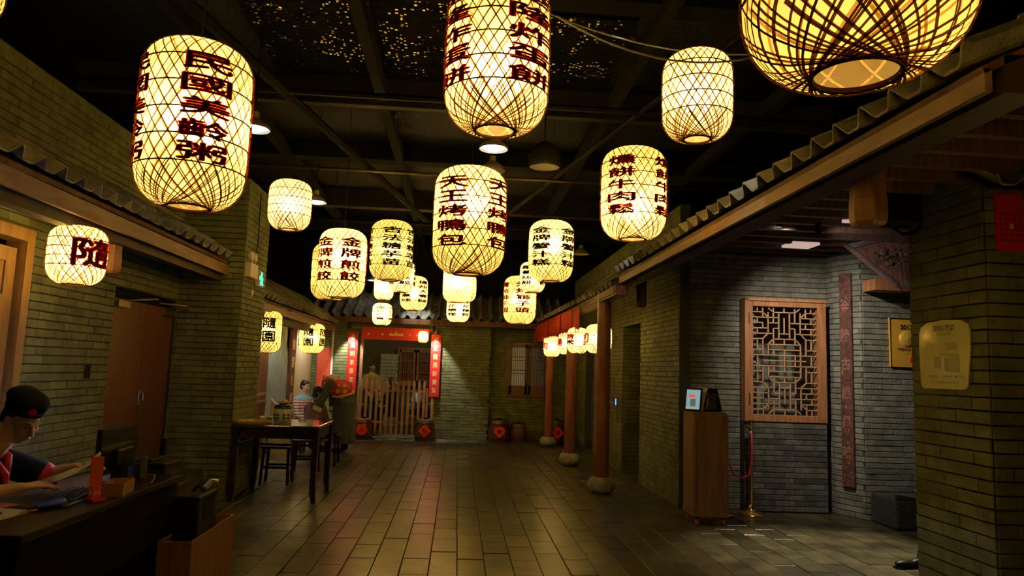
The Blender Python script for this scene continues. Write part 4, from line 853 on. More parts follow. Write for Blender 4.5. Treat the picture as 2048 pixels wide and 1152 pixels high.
t = thing('cream_wall_panel', 'cream plaster wall piece behind the striped-shirt boy', 'wall panel', (-3.24, 15.0, 0)); MB().box((0, -.8, 0), (.04, .9, 2.3)).obj('panel', mat('cream_plaster', (.55, .48, .28), .8), t)
t = thing('red_banner', 'plain red banner hanging right behind the far 隨園 lantern', 'banner', (-2.9, 15.865, .9)); MB().box((-.16, 0, 0), (.13, .02, 1.0)).obj('cloth', mat('banner_red', (.55, .06, .02), .6), t); MB().box((.13, 0, 0), (.165, .025, 1.35)).obj('white_edge', mat('white_edge', (.7, .7, .7), .6), t)
for _y, _e in ((12.3, 60), (14.9, 55)):  # lamps added to brighten the bay, cans added to house them
    lamp('added_bay_light', 'SPOT', (-2.88, _y, 2.36), _e, (1, .97, .82), .03, (-3.1, _y, .5), 150, .5)
    t = thing('added_light_can', 'small black can added to house the bay light under the second eave, ' + ('nearer the pillar' if _y < 13 else 'nearer the far corner'), 'light', (-2.88, _y, 2.37)); MB().lathe([(.04, 0), (.045, .01), (.045, .1), (.03, .12)], 14, cap=False).obj('can', M_black, t)
t = thing('white_downlight', 'small glaring white light above the near 隨園 lantern', 'light', (-3.0, 10.05, 2.36)); MB().box((-.05, -.05, 0), (.05, .05, .1)).obj('lamp_body', mat('glare', (1, 1, 1), .5, emit=(1, 1, .95), es=3), t)
# exit sign and emergency lamp on the pillar
t = thing('emergency_light', 'white twin-head emergency light box on the brick pillar', 'light', (-2.5, 8.48, 2.5))
mwp2 = mat('white_plastic', (.55, .5, .35), .5)
MB().bev((.0, -.15, .02), (.07, .15, .19), .006).obj('box', mwp2, t)
for k in (-.02, .11):
    MB().lathe([(0, 0), (.05, 0), (.055, .02), (.045, .05), (0, .055)], 20, M=frame((.05, k, .28), (0, 0, 1), (0, 1, 0)) @ Matrix.Rotation(0, 4, 'X')).obj('lamp_head', mwp2, t, smooth=False); MB().tube([(.04, k, .18), (.04, k, .24)], .01).obj('swivel', mwp2, t)
t = thing('exit_sign', 'small glowing green exit sign on the brick pillar', 'sign', (-2.5, 8.93, 2.545))
MB().bev((0, -.16, -.08), (.03, .12, .12), .005).obj('housing', mwp2, t); MB().box((.03, -.145, -.07), (.034, .105, .11)).obj('dark_face', M_black, t)
mg = mat('green_glow', (0, .3, .2), .5, emit=(.02, 1, .55), es=1.6)
mb = MB()
for b in ((-.04, .03, .02, .1), (-.09, .0, -.06, .05), (.02, -.02, .06, .04), (-.04, -.03, .0, .03), (-.06, -.06, -.03, -.02), (.0, -.06, .03, -.01), (.04, -.06, .08, -.03)): mb.box((.034, b[0], b[1]), (.037, b[2], b[3]))
mb.obj('pictogram', mg, t)
t = thing('round_note', 'small square paper tag turned on its corner below the exit sign', 'tag', (-2.495, 8.68, 2.37)); MB().box((0, -.04, -.04), (.004, .04, .04), Matrix.Rotation(pi/4, 4, 'X')).obj('tag', mwp2, t)
cable([(-2.49, 8.72, 2.72), (-2.49, 8.75, 3.1), (-2.49, 8.73, 3.6)], .006, 'thin black cable running up the brick pillar', M_black)
# ------------------------------------------------------------ far doorway
t = thing('door_frame', 'pale wooden frame around the far doorway', 'door frame', (-1.32, 15.86, 0))
for s, nm in ((-.82, 'jamb'), (.76, 'jamb')): MB().box((s, -.03, .0), (s+.06, .12, 2.4)).obj(nm, M_fence, t)
MB().box((-.76, 0, 2.34), (.76, .1, 2.4)).obj('head', M_fence, t)
for side, x, s, lab in ((0, -2.31, '春風明茶垂渡壽', 'tall red couplet board with gold characters left of the far doorway'), (1, -.5, '名記龍飛新寶賢', 'tall red couplet board with gold characters right of the far doorway')):
    t = thing('couplet_board', lab, 'couplet', (x, 15.84, .91)); MB().bev((-.108, -.02, 0), (.108, .02, 1.37), .006).obj('board', M_red, t)
    flat_text('lettering', s, M_goldink, t, frame((0, -.022, 1.25), (1, 0, 0), (0, 0, 1)), .1, .12, .185, True)
    MB().tube([(-.06, 0, 1.37), (0, .01, 1.46), (.06, 0, 1.37)], .004).obj('hanging_wire', M_black, t)
t = thing('door_banner', 'red cloth banner with gold emblem across the top of the far doorway', 'banner', (-1.38, 15.8, 2.12)); MB().box((-.74, 0, 0), (.72, .01, .27)).obj('cloth', M_red, t)
mb = MB()
for i in range(9): a = (i-4); mb.prism([(a*.035-.018, .1), (a*.035+.018, .1), (a*.035+.01, .13+.03*(1 if i % 2 else .4)), (a*.035-.01, .15)], 1, -.006, -.001)
mb.box((-.012, -.006, .13), (.012, -.001, .2)).obj('gold_emblem', M_goldink, t)
for x in (-.6, -.3, .3, .45): MB().lathe([(.022, 0), (.0, .004)], 10, M=frame((x, -.002, .12), (1, 0, 0), (0, 0, 1))).obj('gold_dot', M_goldink, t)
t = thing('picket_fence', 'reddish brown picket gate closing the far doorway', 'fence', (-1.38, 15.72, 0))
_p = MB().prism([(-.027, .12), (.027, .12), (.027, 1.24), (0, 1.29), (-.027, 1.24)], 1, 0, .02).mesh('picket'); _p.materials.append(M_fence)
for i in range(13):
    o = bpy.data.objects.new('picket', _p); COL.objects.link(o); o.parent = t; o.location = (-.68+i*.113, -.02, -.02 if i > 1 else .0)
for z in (1.0, .32): MB().box((-.72, .0, z), (.72, .025, z+.05)).obj('rail', M_fence, t)
for x in (-.74, .74): MB().box((x-.02, -.02, 0), (x+.02, .03, 1.1)).obj('post', M_fence, t)
def barrel(x, y, lab, r=.2, h=.42, ch=None, shape='diamond', m=None, lid=True):
    t = thing('barrel', lab, 'barrel', (x, y, 0)); m = m or wood('barrel_brown', (.11, .045, .02), (.06, .025, .01), .25)
    autosmooth(MB().lathe([(r*.96, 0), (r, .03), (r*.98, h*.5), (r*.86, h*.9), (r*.8, h), (r*.72, h+.01), (0, h+.012)], 26).obj('barrel_body', m, t))
    MB().lathe([(r*1.0, .05), (r*1.015, .05), (r*1.015, .075), (r, .075)], 26, close=True).lathe([(r*.9, h*.8), (r*.92, h*.8), (r*.91, h*.85), (r*.89, h*.85)], 26, close=True).obj('hoop_bands', M_black, t)
    if lid: MB().lathe([(.035, h+.01), (.045, h+.05), (0, h+.055)], 16).obj('lid_knob', M_black, t)
    if ch:
        d = thing('x', '', ''); bpy.data.objects.remove(d)
        M = frame((-.0, -r*1.03, h*.5), (1, 0, 0), (0, 0, 1)); q = .135
        poly = [(0, -q), (q, 0), (0, q), (-q, 0)] if shape == 'diamond' else [(0, -q), (q*.9, -q*.1), (q*.85, q*.5), (q*.4, q*.75), (-q*.4, q*.75), (-q*.85, q*.5), (-q*.9, -q*.1)] if shape == 'shield' else [(q*.6, -q*.6), (q*.85, 0), (q*.6, q*.8), (-q*.6, q*.8), (-q*.85, 0), (-q*.6, -q*.6), (0, -q*.9)]
        MB().prism(poly, 2, 0, .006, M=M).obj('red_paper', mat('bright_red_paper', (.75, .03, .015), .6), t)
        flat_text('lettering', ch, M_ink_b if False else M_blackm, t, frame((0, -r*1.03-.008, h*.5), (1, 0, 0), (0, 0, 1)), .09, .09, .1, bold=.02)
barrel(-1.95, 15.52, 'brown barrel with round red paper left of the picket gate', .2, .42, '人', 'round')
barrel(-.64, 15.5, 'brown barrel with red diamond paper right of the picket gate', .22, .44, '竹')
barrel(.95, 15.72, 'dark barrel with heart-like red paper under the far window', .24, .46, '春', 'shield')
barrel(1.38, 15.85, 'plain dark shiny barrel right of the heart-papered one', .2, .38, None)
barrel(2.2, 15.6, 'dark barrel with red diamond paper behind the round columns', .2, .5, '福')
for x, l in ((-2.38, 'left'), (-.55, 'right')):
    t = thing('spotlight', 'small black spotlight over the %s couplet board of the far doorway' % l, 'spotlight', (x, 15.62, 2.33)); MB().lathe([(.03, 0), (.035, .01), (.035, .1), (.02, .13)], 14).obj('can', M_black, t); MB().box((-.012, -.0, .12), (.012, .02, .3)).obj('bracket', M_black, t)
# room behind the far doorway
slab('floor_back_room', (-3.2, 16.1, -.05), (0.6, 19.3, -.004), M_tile); slab('wall_back_room', (-3.2, 19.1, 0), (.6, 19.2, 2.75), mat('back_room_brick', (.1, .095, .04), .85, var=.3, scale=20))
slab('wall_back_room_left', (-3.3, 16.1, 0), (-3.2, 19.2, 2.75), MATS['back_room_brick']); slab('wall_back_room_right', (.6, 16.4, 0), (.7, 19.2, 2.75), MATS['back_room_brick'])
masonry('wall_back_room_pier', (-2.02, 18.9, 0), (1, 0, 0), (0, 0, 1), .46, 1.85, .09, .3, m=mat('pale_brick', (.4, .4, .34), .8, var=.2), nmax=120, thick=.15)
t = thing('lattice_window', 'reddish two-leaf lattice window inside the room beyond the picket gate', 'window', (-1.1, 18.95, 1.05)); frame_parts(t, .98, 1.0, .06, .06, M_latt)
for s in (-1, 1):
    x0, x1 = (-.44, -.02) if s < 0 else (.02, .44); lf = MB().box((x0, 0, .06), (x0+.05, .04, .95)).box((x1-.05, 0, .06), (x1, .04, .95)).box((x0, 0, .88), (x1, .04, .95)).box((x0, 0, .06), (x1, .04, .14)).obj('casement', M_latt, t)
    for i in range(6): MB().box((x0+.06+i*.055, .005, .14), (x0+.072+i*.055, .03, .88)).obj('lattice_bar', M_latt, lf)
    MB().box((x0, -.005, .34), (x1, .02, .36)).box((x0, -.005, .64), (x1, .02, .66)).obj('cross_rail', M_latt, lf); MB().box((x0, .04, .1), (x1, .045, .92)).obj('pane', M_door, lf)
lamp('back_room_lamp', 'POINT', (-2.6, 17.3, 2.5), 16, LIGHTCOL, .1); lamp('back_room_lamp', 'POINT', (-.7, 17.6, 2.6), 16, (1, .8, .5), .1)
t = thing('dining_table', 'dark table with diners beyond the picket gate', 'table', (-1.3, 16.75, 0)); MB().bev((-.6, -.3, .72), (.65, .3, .76), .01).obj('tabletop', M_dark, t)
for i in range(4): MB().box(((-.55, .55)[i % 2]-.025, (-.25, .25)[i//2]-.025, 0), ((-.55, .55)[i % 2]+.025, (-.25, .25)[i//2]+.025, .72)).obj('leg', M_dark, t)
def far_person(x, y, lab, hz, yaw, lean, top, bot, seated=True, hairm=None, long=0, arms='table', pitch=.3):
    P = thing('person', lab, 'person', (0, 0, 0)); d = Vector((-sin(yaw), cos(yaw), 0)); r = Vector((cos(yaw), sin(yaw), 0))
    hip = Vector((x, y, .5 if seated else .92)); hc = Vector((x, y, 0))+d*lean+Vector((0, 0, hz)); neck = hc-Vector((0, 0, .13))-d*.03; ch = neck-Vector((0, 0, .12))-d*(lean*.25)
    R = rot(yaw, pitch); mb = MB(); head_shape(mb, hc, R, .95); capsule(mb, hc-Vector((0, 0, .06)), ch, .05, .06); capsule(mb, ch, hip, .12, .13)
    cl = MB(); capsule(cl, ch-Vector((0, 0, .04)), hip, .155, .165); capsule(cl, ch+r*.12, ch-r*.12, .075, .075); capsule(cl, neck-Vector((0, 0, .03)), ch, .07, .1)
    for k in (-1, 1):
        sh = ch+r*k*.16; el = sh+Vector((0, 0, -.24))+d*.08+r*k*.04; wr = el+d*.2+Vector((0, 0, .03 if arms == 'table' else -.12))-r*k*.05
        if arms == 'chin' and k < 0: wr = hc-Vector((0, 0, .14))+d*.1
        capsule(mb, sh, el, .045, .04); capsule(mb, el, wr, .038, .026); hand(mb, wr, (wr-el) if arms != 'chin' else Vector((0, 0, 1)) if k < 0 else d, Vector((0, 0, 1)) if arms != 'chin' else -d, .95, .6, k)
        capsule(cl, sh, el, .06, .052); capsule(cl, el, el.lerp(wr, .55), .05, .042)
    lg = MB()
    for k in (-1, 1):
        a = hip+r*k*.09
        if seated: kn = a+d*.4; ft = kn-Vector((0, 0, .42)); 
        else: kn = a-Vector((0, 0, .42)); ft = a-Vector((0, 0, .84))
        capsule(mb, a, kn, .075, .05); capsule(mb, kn, ft, .048, .035); capsule(lg, a, kn, .095, .07); capsule(lg, kn, ft, .068, .055); capsule(lg, ft+Vector((0, 0, -.02)), ft+d*.14-Vector((0, 0, .03)), .035, .03)
    b = fuse('body', mb, M_skin, P, .014, 2); face(P, hc, R, .95); fuse('top', cl, top, P, .016, 2); fuse('trousers', lg, bot, P, .016, 2); hair_cap('hair', hc, R, .97, P, hairm, long, .014); return P
cloth = lambda n, c: mat(n, c, .85, var=.15, scale=20)
far_person(-2.08, 17.75, 'standing person in beige shirt and green apron beyond the picket gate, back turned', 1.52, radians(200), -.02, cloth('beige_shirt', (.45, .36, .16)), cloth('teal_apron', (.05, .22, .16)), False, arms='down')
far_person(-1.5, 17.25, 'seated woman in black with hand at her chin beyond the picket gate', 1.16, radians(60), .1, cloth('black_top', (.015, .012, .012)), cloth('dark_trousers', (.015, .015, .02)), True, None, 1, 'chin')
far_person(-1.0, 17.25, 'person in pale clothes bending over the table beyond the picket gate', 1.14, radians(-100), .16, cloth('pale_blue_top', (.4, .5, .5)), MATS['dark_trousers'], True, None, 1, 'table', .9)
far_person(-2.5, 16.85, 'person in dark red barely seen at the left edge of the far doorway', 1.1, radians(-60), .1, cloth('dark_red_top', (.2, .02, .02)), MATS['dark_trousers'])
# --- boy in striped polo, seated facing the walkway
sm = mat('striped_knit', (.6, .5, .38), .85); N_ = sm.node_tree.nodes; L_ = sm.node_tree.links
g_ = N_.new('ShaderNodeNewGeometry'); sx = N_.new('ShaderNodeSeparateXYZ'); L_.new(g_.outputs['Position'], sx.inputs[0])
mm = N_.new('ShaderNodeMath'); mm.operation = 'MULTIPLY'; mm.inputs[1].default_value = 20; L_.new(sx.outputs['Z'], mm.inputs[0]); fr = N_.new('ShaderNodeMath'); fr.operation = 'FRACT'; L_.new(mm.outputs[0], fr.inputs[0])
cr = N_.new('ShaderNodeValToRGB'); cr.color_ramp.interpolation = 'CONSTANT'; cr.color_ramp.elements[0].color = (.62, .55, .42, 1); cr.color_ramp.elements[1].position = .5; cr.color_ramp.elements[1].color = (.3, .06, .05, 1); L_.new(fr.outputs[0], cr.inputs[0])
gt = N_.new('ShaderNodeMath'); gt.operation = 'GREATER_THAN'; gt.inputs[1].default_value = .885; L_.new(sx.outputs['Z'], gt.inputs[0])
mx = N_.new('ShaderNodeMix'); mx.data_type = 'RGBA'; L_.new(gt.outputs[0], mx.inputs[0]); L_.new(cr.outputs[0], mx.inputs[6]); mx.inputs[7].default_value = (.2, .35, .42, 1); L_.new(mx.outputs[2], N_['Principled BSDF'].inputs['Base Color'])
far_person(-2.82, 13.45, 'boy in striped polo with blue shoulders sitting by the cream wall', 1.13, radians(-125), .06, sm, cloth('boy_trousers', (.03, .035, .05)), pitch=.15, arms='down')
t = thing('bench', 'cream wooden bench end under the boy and the old woman', 'bench', (-2.88, 13.2, 0)); MB().bev((-.3, -.7, .38), (.12, .5, .42), .01).obj('seat', MATS['cream_plaster'], t); MB().box((-.28, -.65, 0), (.08, -.58, .38)).box((-.28, .4, 0), (.08, .47, .38)).obj('support', MATS['cream_plaster'], t)
MB().prism([(-.2, 0), (.02, 0), (.0, .75), (-.2, .95)], 1, -.98, -.94).obj('end_board', MATS['cream_plaster'], t)
# --- old woman in mauve, leaning forward in front of the waitress
far_person(-2.52, 12.95, 'dark-haired person in mauve jacket sitting bent forward before the waitress', 1.02, radians(-20), .14, cloth('mauve_jacket', (.14, .06, .08)), cloth('mauve_trousers', (.03, .02, .03)), pitch=.7, long=1, arms='down')
t = thing('square_stool', 'dark stool under the person in the mauve jacket', 'stool', (-2.52, 12.95, 0)); MB().bev((-.17, -.17, .36), (.17, .17, .4), .006).obj('seat', M_dark, t)
for i in range(4): MB().box(((-.14, .14)[i % 2]-.02, (-.14, .14)[i//2]-.02, 0), ((-.14, .14)[i % 2]+.02, (-.14, .14)[i//2]+.02, .36)).obj('leg', M_dark, t)
# --- waitress bending forward, red vest with gold roundels, long grey skirt
P = thing('person', 'waitress in red gold-patterned vest and long grey gown bending forward', 'person', (0, 0, 0))
hipc = Vector((-2.02, 13.15, 1.02)); chest = Vector((-2.24, 13.1, 1.24)); neck = Vector((-2.37, 13.07, 1.15)); hc = Vector((-2.45, 13.04, 1.03)); R = rot(radians(75), 1.15)
mb = MB(); head_shape(mb, hc, R, .92); capsule(mb, hc, neck, .05, .05); capsule(mb, neck, chest, .06, .1); capsule(mb, chest, hipc, .13, .13)
for k in (-1, 1):
    capsule(mb, hipc+Vector((0, k*.09, -.05)), (-2.03, 13.13+k*.08, .5), .09, .06); capsule(mb, (-2.03, 13.13+k*.08, .5), (-2.05+k*.0, 13.13+k*.08, .08), .05, .035)
arms = (((-2.25, 12.96, 1.22), (-2.36, 12.93, .93), (-2.46, 12.93, .72)), ((-2.24, 13.24, 1.18), (-2.24, 13.27, .9), (-2.2, 13.2, .7)))
for i, (a, b, c) in enumerate(arms): capsule(mb, a, b, .045, .038); capsule(mb, b, c, .036, .026); hand(mb, c, (Vector(c)-Vector(b)), (1, 0, .2), .95, .5, 1)
fuse('body', mb, M_skin, P, .013, 2); hair_cap('hair', hc, R, 1.0, P, long=1)
vm = mat('red_brocade', (.45, .02, .02), .6); N_ = vm.node_tree.nodes; L_ = vm.node_tree.links; g_ = N_.new('ShaderNodeNewGeometry'); vo = N_.new('ShaderNodeTexVoronoi'); vo.inputs['Scale'].default_value = 8.5; vo.inputs['Randomness'].default_value = .35; L_.new(g_.outputs['Position'], vo.inputs['Vector'])
lt = N_.new('ShaderNodeMath'); lt.operation = 'LESS_THAN'; lt.inputs[1].default_value = .34; L_.new(vo.outputs['Distance'], lt.inputs[0]); mx = N_.new('ShaderNodeMix'); mx.data_type = 'RGBA'; L_.new(lt.outputs[0], mx.inputs[0]); mx.inputs[6].default_value = (.42, .015, .015, 1); mx.inputs[7].default_value = (.75, .42, .08, 1); L_.new(mx.outputs[2], N_['Principled BSDF'].inputs['Base Color'])
mb = MB(); capsule(mb, (-2.28, 13.1, 1.2), (-2.05, 13.15, 1.09), .15, .195); capsule(mb, (-2.27, 12.98, 1.22), (-2.27, 13.22, 1.2), .085, .085); fuse('red_vest', mb, vm, P, .014, 2)
mg2 = mat('gold_braid', (.7, .4, .06), .5)
mb = MB(); ell(mb, (-2.31, 13.1, 1.22), (.06, .12, .16), Euler((0, -.6, 0)).to_matrix()); fuse('gold_collar', mb, mg2, P, .012, 2)
MB().tube([(-2.13+.16*cos(a)*.3-.0, 13.13+.18*cos(a+.5), 1.0+.15*sin(a)) for a in [0.1*i for i in range(0)]] or [(-2.2, 13.0, .98), (-2.1, 12.95, .97), (-1.98, 12.955, 1.0), (-1.88, 13.01, 1.03), (-1.85, 13.13, 1.06)], .02, 6).obj('gold_hem', mg2, P)
gm = mat('grey_gown', (.045, .05, .045), .8, var=.15, scale=12)
mb = MB(); pr = [(.15, 1.0), (.19, .93), (.21, .8), (.22, .55), (.235, .3), (.245, .16), (.235, .155), (.2, .6), (.16, .95), (.0, 1.0)]
vs = []; fs = []; n = 40
for i in range(n):
    a = 2*pi*i/n
    for r, z in pr: f = 1+.05*sin(a*9)*max(0, (1-z))*1.2; vs.append(((r*f)*cos(a)*.95+(z-1)*.02, r*f*sin(a)*.8, z))
for i in range(n):
    for q in range(len(pr)-1): fs.append((i*len(pr)+q, ((i+1) % n)*len(pr)+q, ((i+1) % n)*len(pr)+q+1, i*len(pr)+q+1))
mb.add(vs, fs); autosmooth(mb.obj('gown_skirt', gm, P, loc=(-2.0, 13.14, 0)), 60)
mb = MB(); capsule(mb, (-2.0, 13.14, .95), (-2.0, 13.14, .88), .17, .19); fuse('gown_waist', mb, gm, P, .014, 2)
for i, (a, b, c) in enumerate(arms):
    a, b, c = Vector(a), Vector(b), Vector(c); mb = MB(); capsule(mb, a, b, .075, .07); capsule(mb, b, b.lerp(c, .6), .07, .075); fuse('sleeve', mb, gm, P, .012, 2)
    MB().lathe([(.08, 0), (.084, .02), (.086, .07), (.08, .075)], 18, M=Matrix.Translation(b.lerp(c, .62)) @ (c-b).to_track_quat('Z', 'Y').to_matrix().to_4x4()).obj('white_cuff', mwp, P)
for k in (-1, 1): ell(MB(), (-2.06+(.02 if k > 0 else -.02), 13.12+k*.09, .035), (.1, .045, .038)).obj('shoe', M_black, P); 
MB().tube([(-2.0, 13.14, .05), (-2.0, 13.14, .2)], .1, 12).obj('inner_trousers', M_blackm, P)
# ------------------------------------------------------------ walkway cloth, call panel
t = thing('red_valance', 'long red cloth valance with gold dots hanging under the walkway eave', 'valance', (0, 0, 0))
mb = MB(); n = 120
for i in range(n+1):
    f = i/n; y = 10.8+5.0*f; x = 1.83-.16*f+.008*sin(i*.9); zt = 2.56; zb = 2.22+.012*sin(i*1.7)
    mb.v += [(x, y, zt), (x+.006*sin(i*2.3), y, zb), (x+.008, y, zt), (x+.008+.006*sin(i*2.3), y, zb)]
for i in range(n):
    a = 4*i; mb.f += [(a, a+4, a+5, a+1), (a+2, a+3, a+7, a+6), (a+1, a+5, a+7, a+3), (a, a+2, a+6, a+4)]
mb.f += [(0, 1, 3, 2), (4*n, 4*n+2, 4*n+3, 4*n+1)]
mb.obj('cloth', M_redcloth, t, smooth=True)
for i in range(34):
    f = i/34; MB().lathe([(.009, 0), (.0, .003)], 6, M=frame((1.83-.16*f-.012, 10.84+5.0*f, 2.49), (0, -1, 0), (0, 0, 1))).obj('gold_dot', M_goldink, t)
for i in range(26):
    f = i/26; MB().tube([(1.83-.16*f-.004, 10.86+5.0*f, 2.21), (1.83-.16*f-.004, 10.86+5.0*f, 2.17)], .006, 5).obj('tassel', M_redcloth, t)
for f in (.1, .32, .6): MB().box((1.83-.16*f-.016, 10.8+5*f, 2.25), (1.83-.16*f-.01, 10.83+5*f, 2.55)).obj('seam_strip', mat('dark_seam', (.1, .02, .01), .8), t)
t = thing('call_panel', 'small panel with a glowing blue light on the right brick wall', 'panel', (2.655, 11.77, 1.02)); MB().box((-.014, -.05, -.2), (0, .05, .16)).obj('plate', mat('panel_steel', (.15, .13, .08), .35, metal=.7), t); MB().box((-.018, -.016, .02), (-.014, .016, .12)).obj('blue_light', mat('blue_light', (0, .05, .4), .5, emit=(.03, .2, 1), es=6), t)
tag(MB().box((2.635, 12.3, 1.42), (2.65, 12.36, 1.56)).obj('wall_switch', mwp2), 'small pale switch plate on the right brick wall', 'switch')
# ------------------------------------------------------------ kiosk by the alcove
t = thing('reception_stand', 'brown wooden cabinet stand on orange castors at the alcove corner', 'stand', (2.53, 7.5, 0)); t.rotation_euler = (0, 0, radians(-2))
mb = MB(); pl = [(0, .13), (.37, .13), (.37, 1.13)]+[(.32+.05*cos(a), 1.13+.05*sin(a)) for a in [pi/2*i/6 for i in range(1, 7)]]+[(0, 1.18)]
mb.prism(pl, 1, .0, .4); mb.obj('cabinet_body', M_kiosk, t)
MB().box((-.004, -.004, .09), (.37, .404, .14)).obj('plinth', M_kiosk, t); MB().box((.03, -.004, .2), (.034, 0, 1.1)).obj('door_seam', M_dark, t)
for x in (.05, .32):
    for y in (.04, .36):
        c = MB().lathe([(0, -.014), (.035, -.014), (.038, -.008), (.038, .008), (.035, .014), (0, .014)], 16, M=Matrix.Translation((x, y, .038)) @ Matrix.Rotation(pi/2, 4, 'Y')).obj('castor', mat('orange_wheel', (.6, .1, .02), .4), t); MB().box((x-.02, y-.02, .06), (x+.02, y+.02, .09)).obj('castor_fork', M_black, c)
t = thing('tablet_display', 'tilted display with pale blue page standing on the reception stand', 'display', (2.53, 7.56, 1.183), radians(-38))
Mt = Matrix.Rotation(radians(-12), 4, 'X')
MB().bev((-.09, .0, 0), (.09, .03, .25), .008, Mt).obj('case', M_black, t); MB().box((-.075, -.002, .02), (.075, .0, .23), Mt).obj('screen', mat('pale_screen', (.2, .3, .3), .3, emit=(.35, .62, .75), es=.55), t)
MB().box((-.05, -.003, .15), (.02, -.002, .175), Mt).obj('orange_heading', mat('screen_orange', (.8, .1, .03), .4, emit=(1, .12, .04), es=.8), t); MB().box((-.03, -.003, .05), (.03, -.002, .13), Mt).obj('grey_block', mat('screen_grey', (.1, .13, .14), .4, emit=(.12, .18, .2), es=.6), t); MB().box((-.07, -.003, .025), (.05, -.002, .033), Mt).obj('yellow_line', mat('screen_yellow', (.6, .6, .1), .4, emit=(.6, .6, .1), es=.6), t)
t = thing('cash_terminal', 'black wedge-shaped till terminal on the reception stand', 'terminal', (2.72, 7.62, 1.183), radians(10))
MB().prism([(-.1, 0), (.13, 0), (.12, .05), (.07, .24), (-.04, .25), (-.06, .2)], 1, -.08, .12).obj('case', M_black, t); MB().bev((-.06, -.1, .03), (.05, -.08, .2), .006).obj('screen_back', mat('till_grey', (.03, .025, .02), .4), t); MB().tube([(-.07, -.09, .02), (-.05, -.1, .14)], .006).obj('stylus', MATS['steel'], t)
tag(MB().tube([(2.74, 8.43, 0), (2.74, 8.43, 3.0)], .012, 10).obj('pipe', mat('green_pipe', (.1, .13, .07), .4)), 'thin vertical green-grey pipe in the alcove corner', 'pipe')
# ------------------------------------------------------------ rope posts
def stanchion(x, y, lab):
    t = thing('rope_post', lab, 'rope post', (x, y, 0), group='brass rope posts')
    autosmooth(MB().lathe([(.155, 0), (.16, .012), (.15, .025), (.06, .05), (.035, .075), (.024, .13), (.022, .14)], 32).obj('base', M_gold, t)); autosmooth(MB().lathe([(.021, .14), (.021, .9), (.028, .905), (.028, .93), (.02, .94)], 20).obj('pole', M_gold, t)); autosmooth(MB().lathe([(.02, .94), (.032, .96), (.03, .985), (.014, 1.0), (.02, 1.01), (.034, 1.035), (.03, 1.07), (0, 1.085)], 24).obj('finial', M_gold, t))
stanchion(3.42, 8.14, 'brass rope post with ball finial before the lattice door'); stanchion(3.05, 8.12, 'brass rope post hidden behind the reception stand, round base showing')
tag(MB().tube([(3.41, 8.1, .93), (3.405, 8.08, .8), (3.4, 8.07, .6), (3.37, 8.06, .46), (3.3, 8.06, .42), (3.2, 8.07, .45), (3.1, 8.09, .65), (3.07, 8.1, .93)], .012, 8).obj('red_rope', mat('red_velvet', (.5, .02, .05), .7), smooth=True), 'red rope hanging down between the brass rope posts', 'rope')
# ------------------------------------------------------------ alcove right part
t = thing('vertical_plaque', 'long reddish weathered plank with worn carving on the pilaster', 'plaque', tuple(_pa.lerp(_pb, .5)+Vector((0, 0, .34))))
t.rotation_euler = (0, 0, atan2(_pu.y, _pu.x))
MB().bev((-.078, -.05, 0), (.078, -.015, 2.5), .008).obj('plank', mat('weathered_red', (.1, .035, .025), .75, col2=(.045, .015, .01), var=.3, scale=18, bump=.5), t)
rq = random.Random(9); mb = MB()
for i in range(26): x = rq.uniform(-.06, .06); z = rq.uniform(.1, 2.3); mb.add([(x+rq.uniform(-.012, .012), -.0515, z+rq.uniform(-.03, .03)) for k in range(3)], [(0, 1, 2)])
tag(mb.obj('flaked_paint', mat('flaked_gold', (.5, .36, .2), .8), t), kind='stuff')
flat_text('lettering', '金陵古韻風味', mat('faded_red', (.22, .09, .06), .8), t, frame((0, -.052, 2.1), (1, 0, 0), (0, 0, 1)), .12, .15, .34, True, .02)['kind'] = 'stuff'
t = thing('hanging_board', 'pinkish carved board hung cornerwise from the alcove ceiling', 'board', (4.18, 7.4, 3.04))
a = Vector((.585, -.06, -.48)); b = Vector((.76, .05, .21)); nn = a.cross(b).normalized()
if nn.y > 0: nn = -nn
def quadslab(o0, e1, e2, n_, th): P = [o0, o0+e1, o0+e1+e2, o0+e2]; return MB().add(P+[p+n_*th for p in P], [(0, 1, 2, 3), (7, 6, 5, 4), (0, 4, 5, 1), (1, 5, 6, 2), (2, 6, 7, 3), (3, 7, 4, 0)])
quadslab(Vector((0, 0, 0)), a, b, -nn, .03).obj('panel', mat('pink_carved', (.3, .12, .1), .75, col2=(.16, .08, .06), var=.4, scale=7, bump=.9, bscale=22), t)
for e0, d1, d2 in ((Vector((0, 0, 0)), a, b*.045), (b*.955, a, b*.045), (Vector((0, 0, 0)), a*.09, b), (a*.91, a*.09, b)): quadslab(e0, d1, d2, nn, .02).obj('border', mat('greyish_border', (.2, .15, .13), .75, var=.3), t)
rq = random.Random(4); mb = MB()
for i in range(30):
    u, v = rq.uniform(.25, .8), rq.uniform(.2, .85); ell(mb, a*u+b*v, (rq.uniform(.01, .05), rq.uniform(.01, .03), rq.uniform(.01, .03)), None, 6)
tag(mb.obj('carved_relief', mat('relief', (.22, .14, .08), .7, var=.5, scale=30), t), kind='stuff')
MB().tube([b*.3, b*.3+Vector((0, 0, .1))], .006).tube([b*.8, b*.8+Vector((0, 0, .06))], .006).obj('hanging_wire', M_black, t)
t = thing('wooden_bracket', 'orange-brown wooden shelf box behind the hanging board', 'bracket', (4.75, 7.8, 2.62)); MB().bev((-.06, -.12, -.02), (.4, .14, .11), .005).obj('box', M_latt, t)
t = thing('award_plaque', 'golden award plaque reading 2013 with round medal, half hidden by the near block', 'plaque', (5.0, 7.94, 1.74))
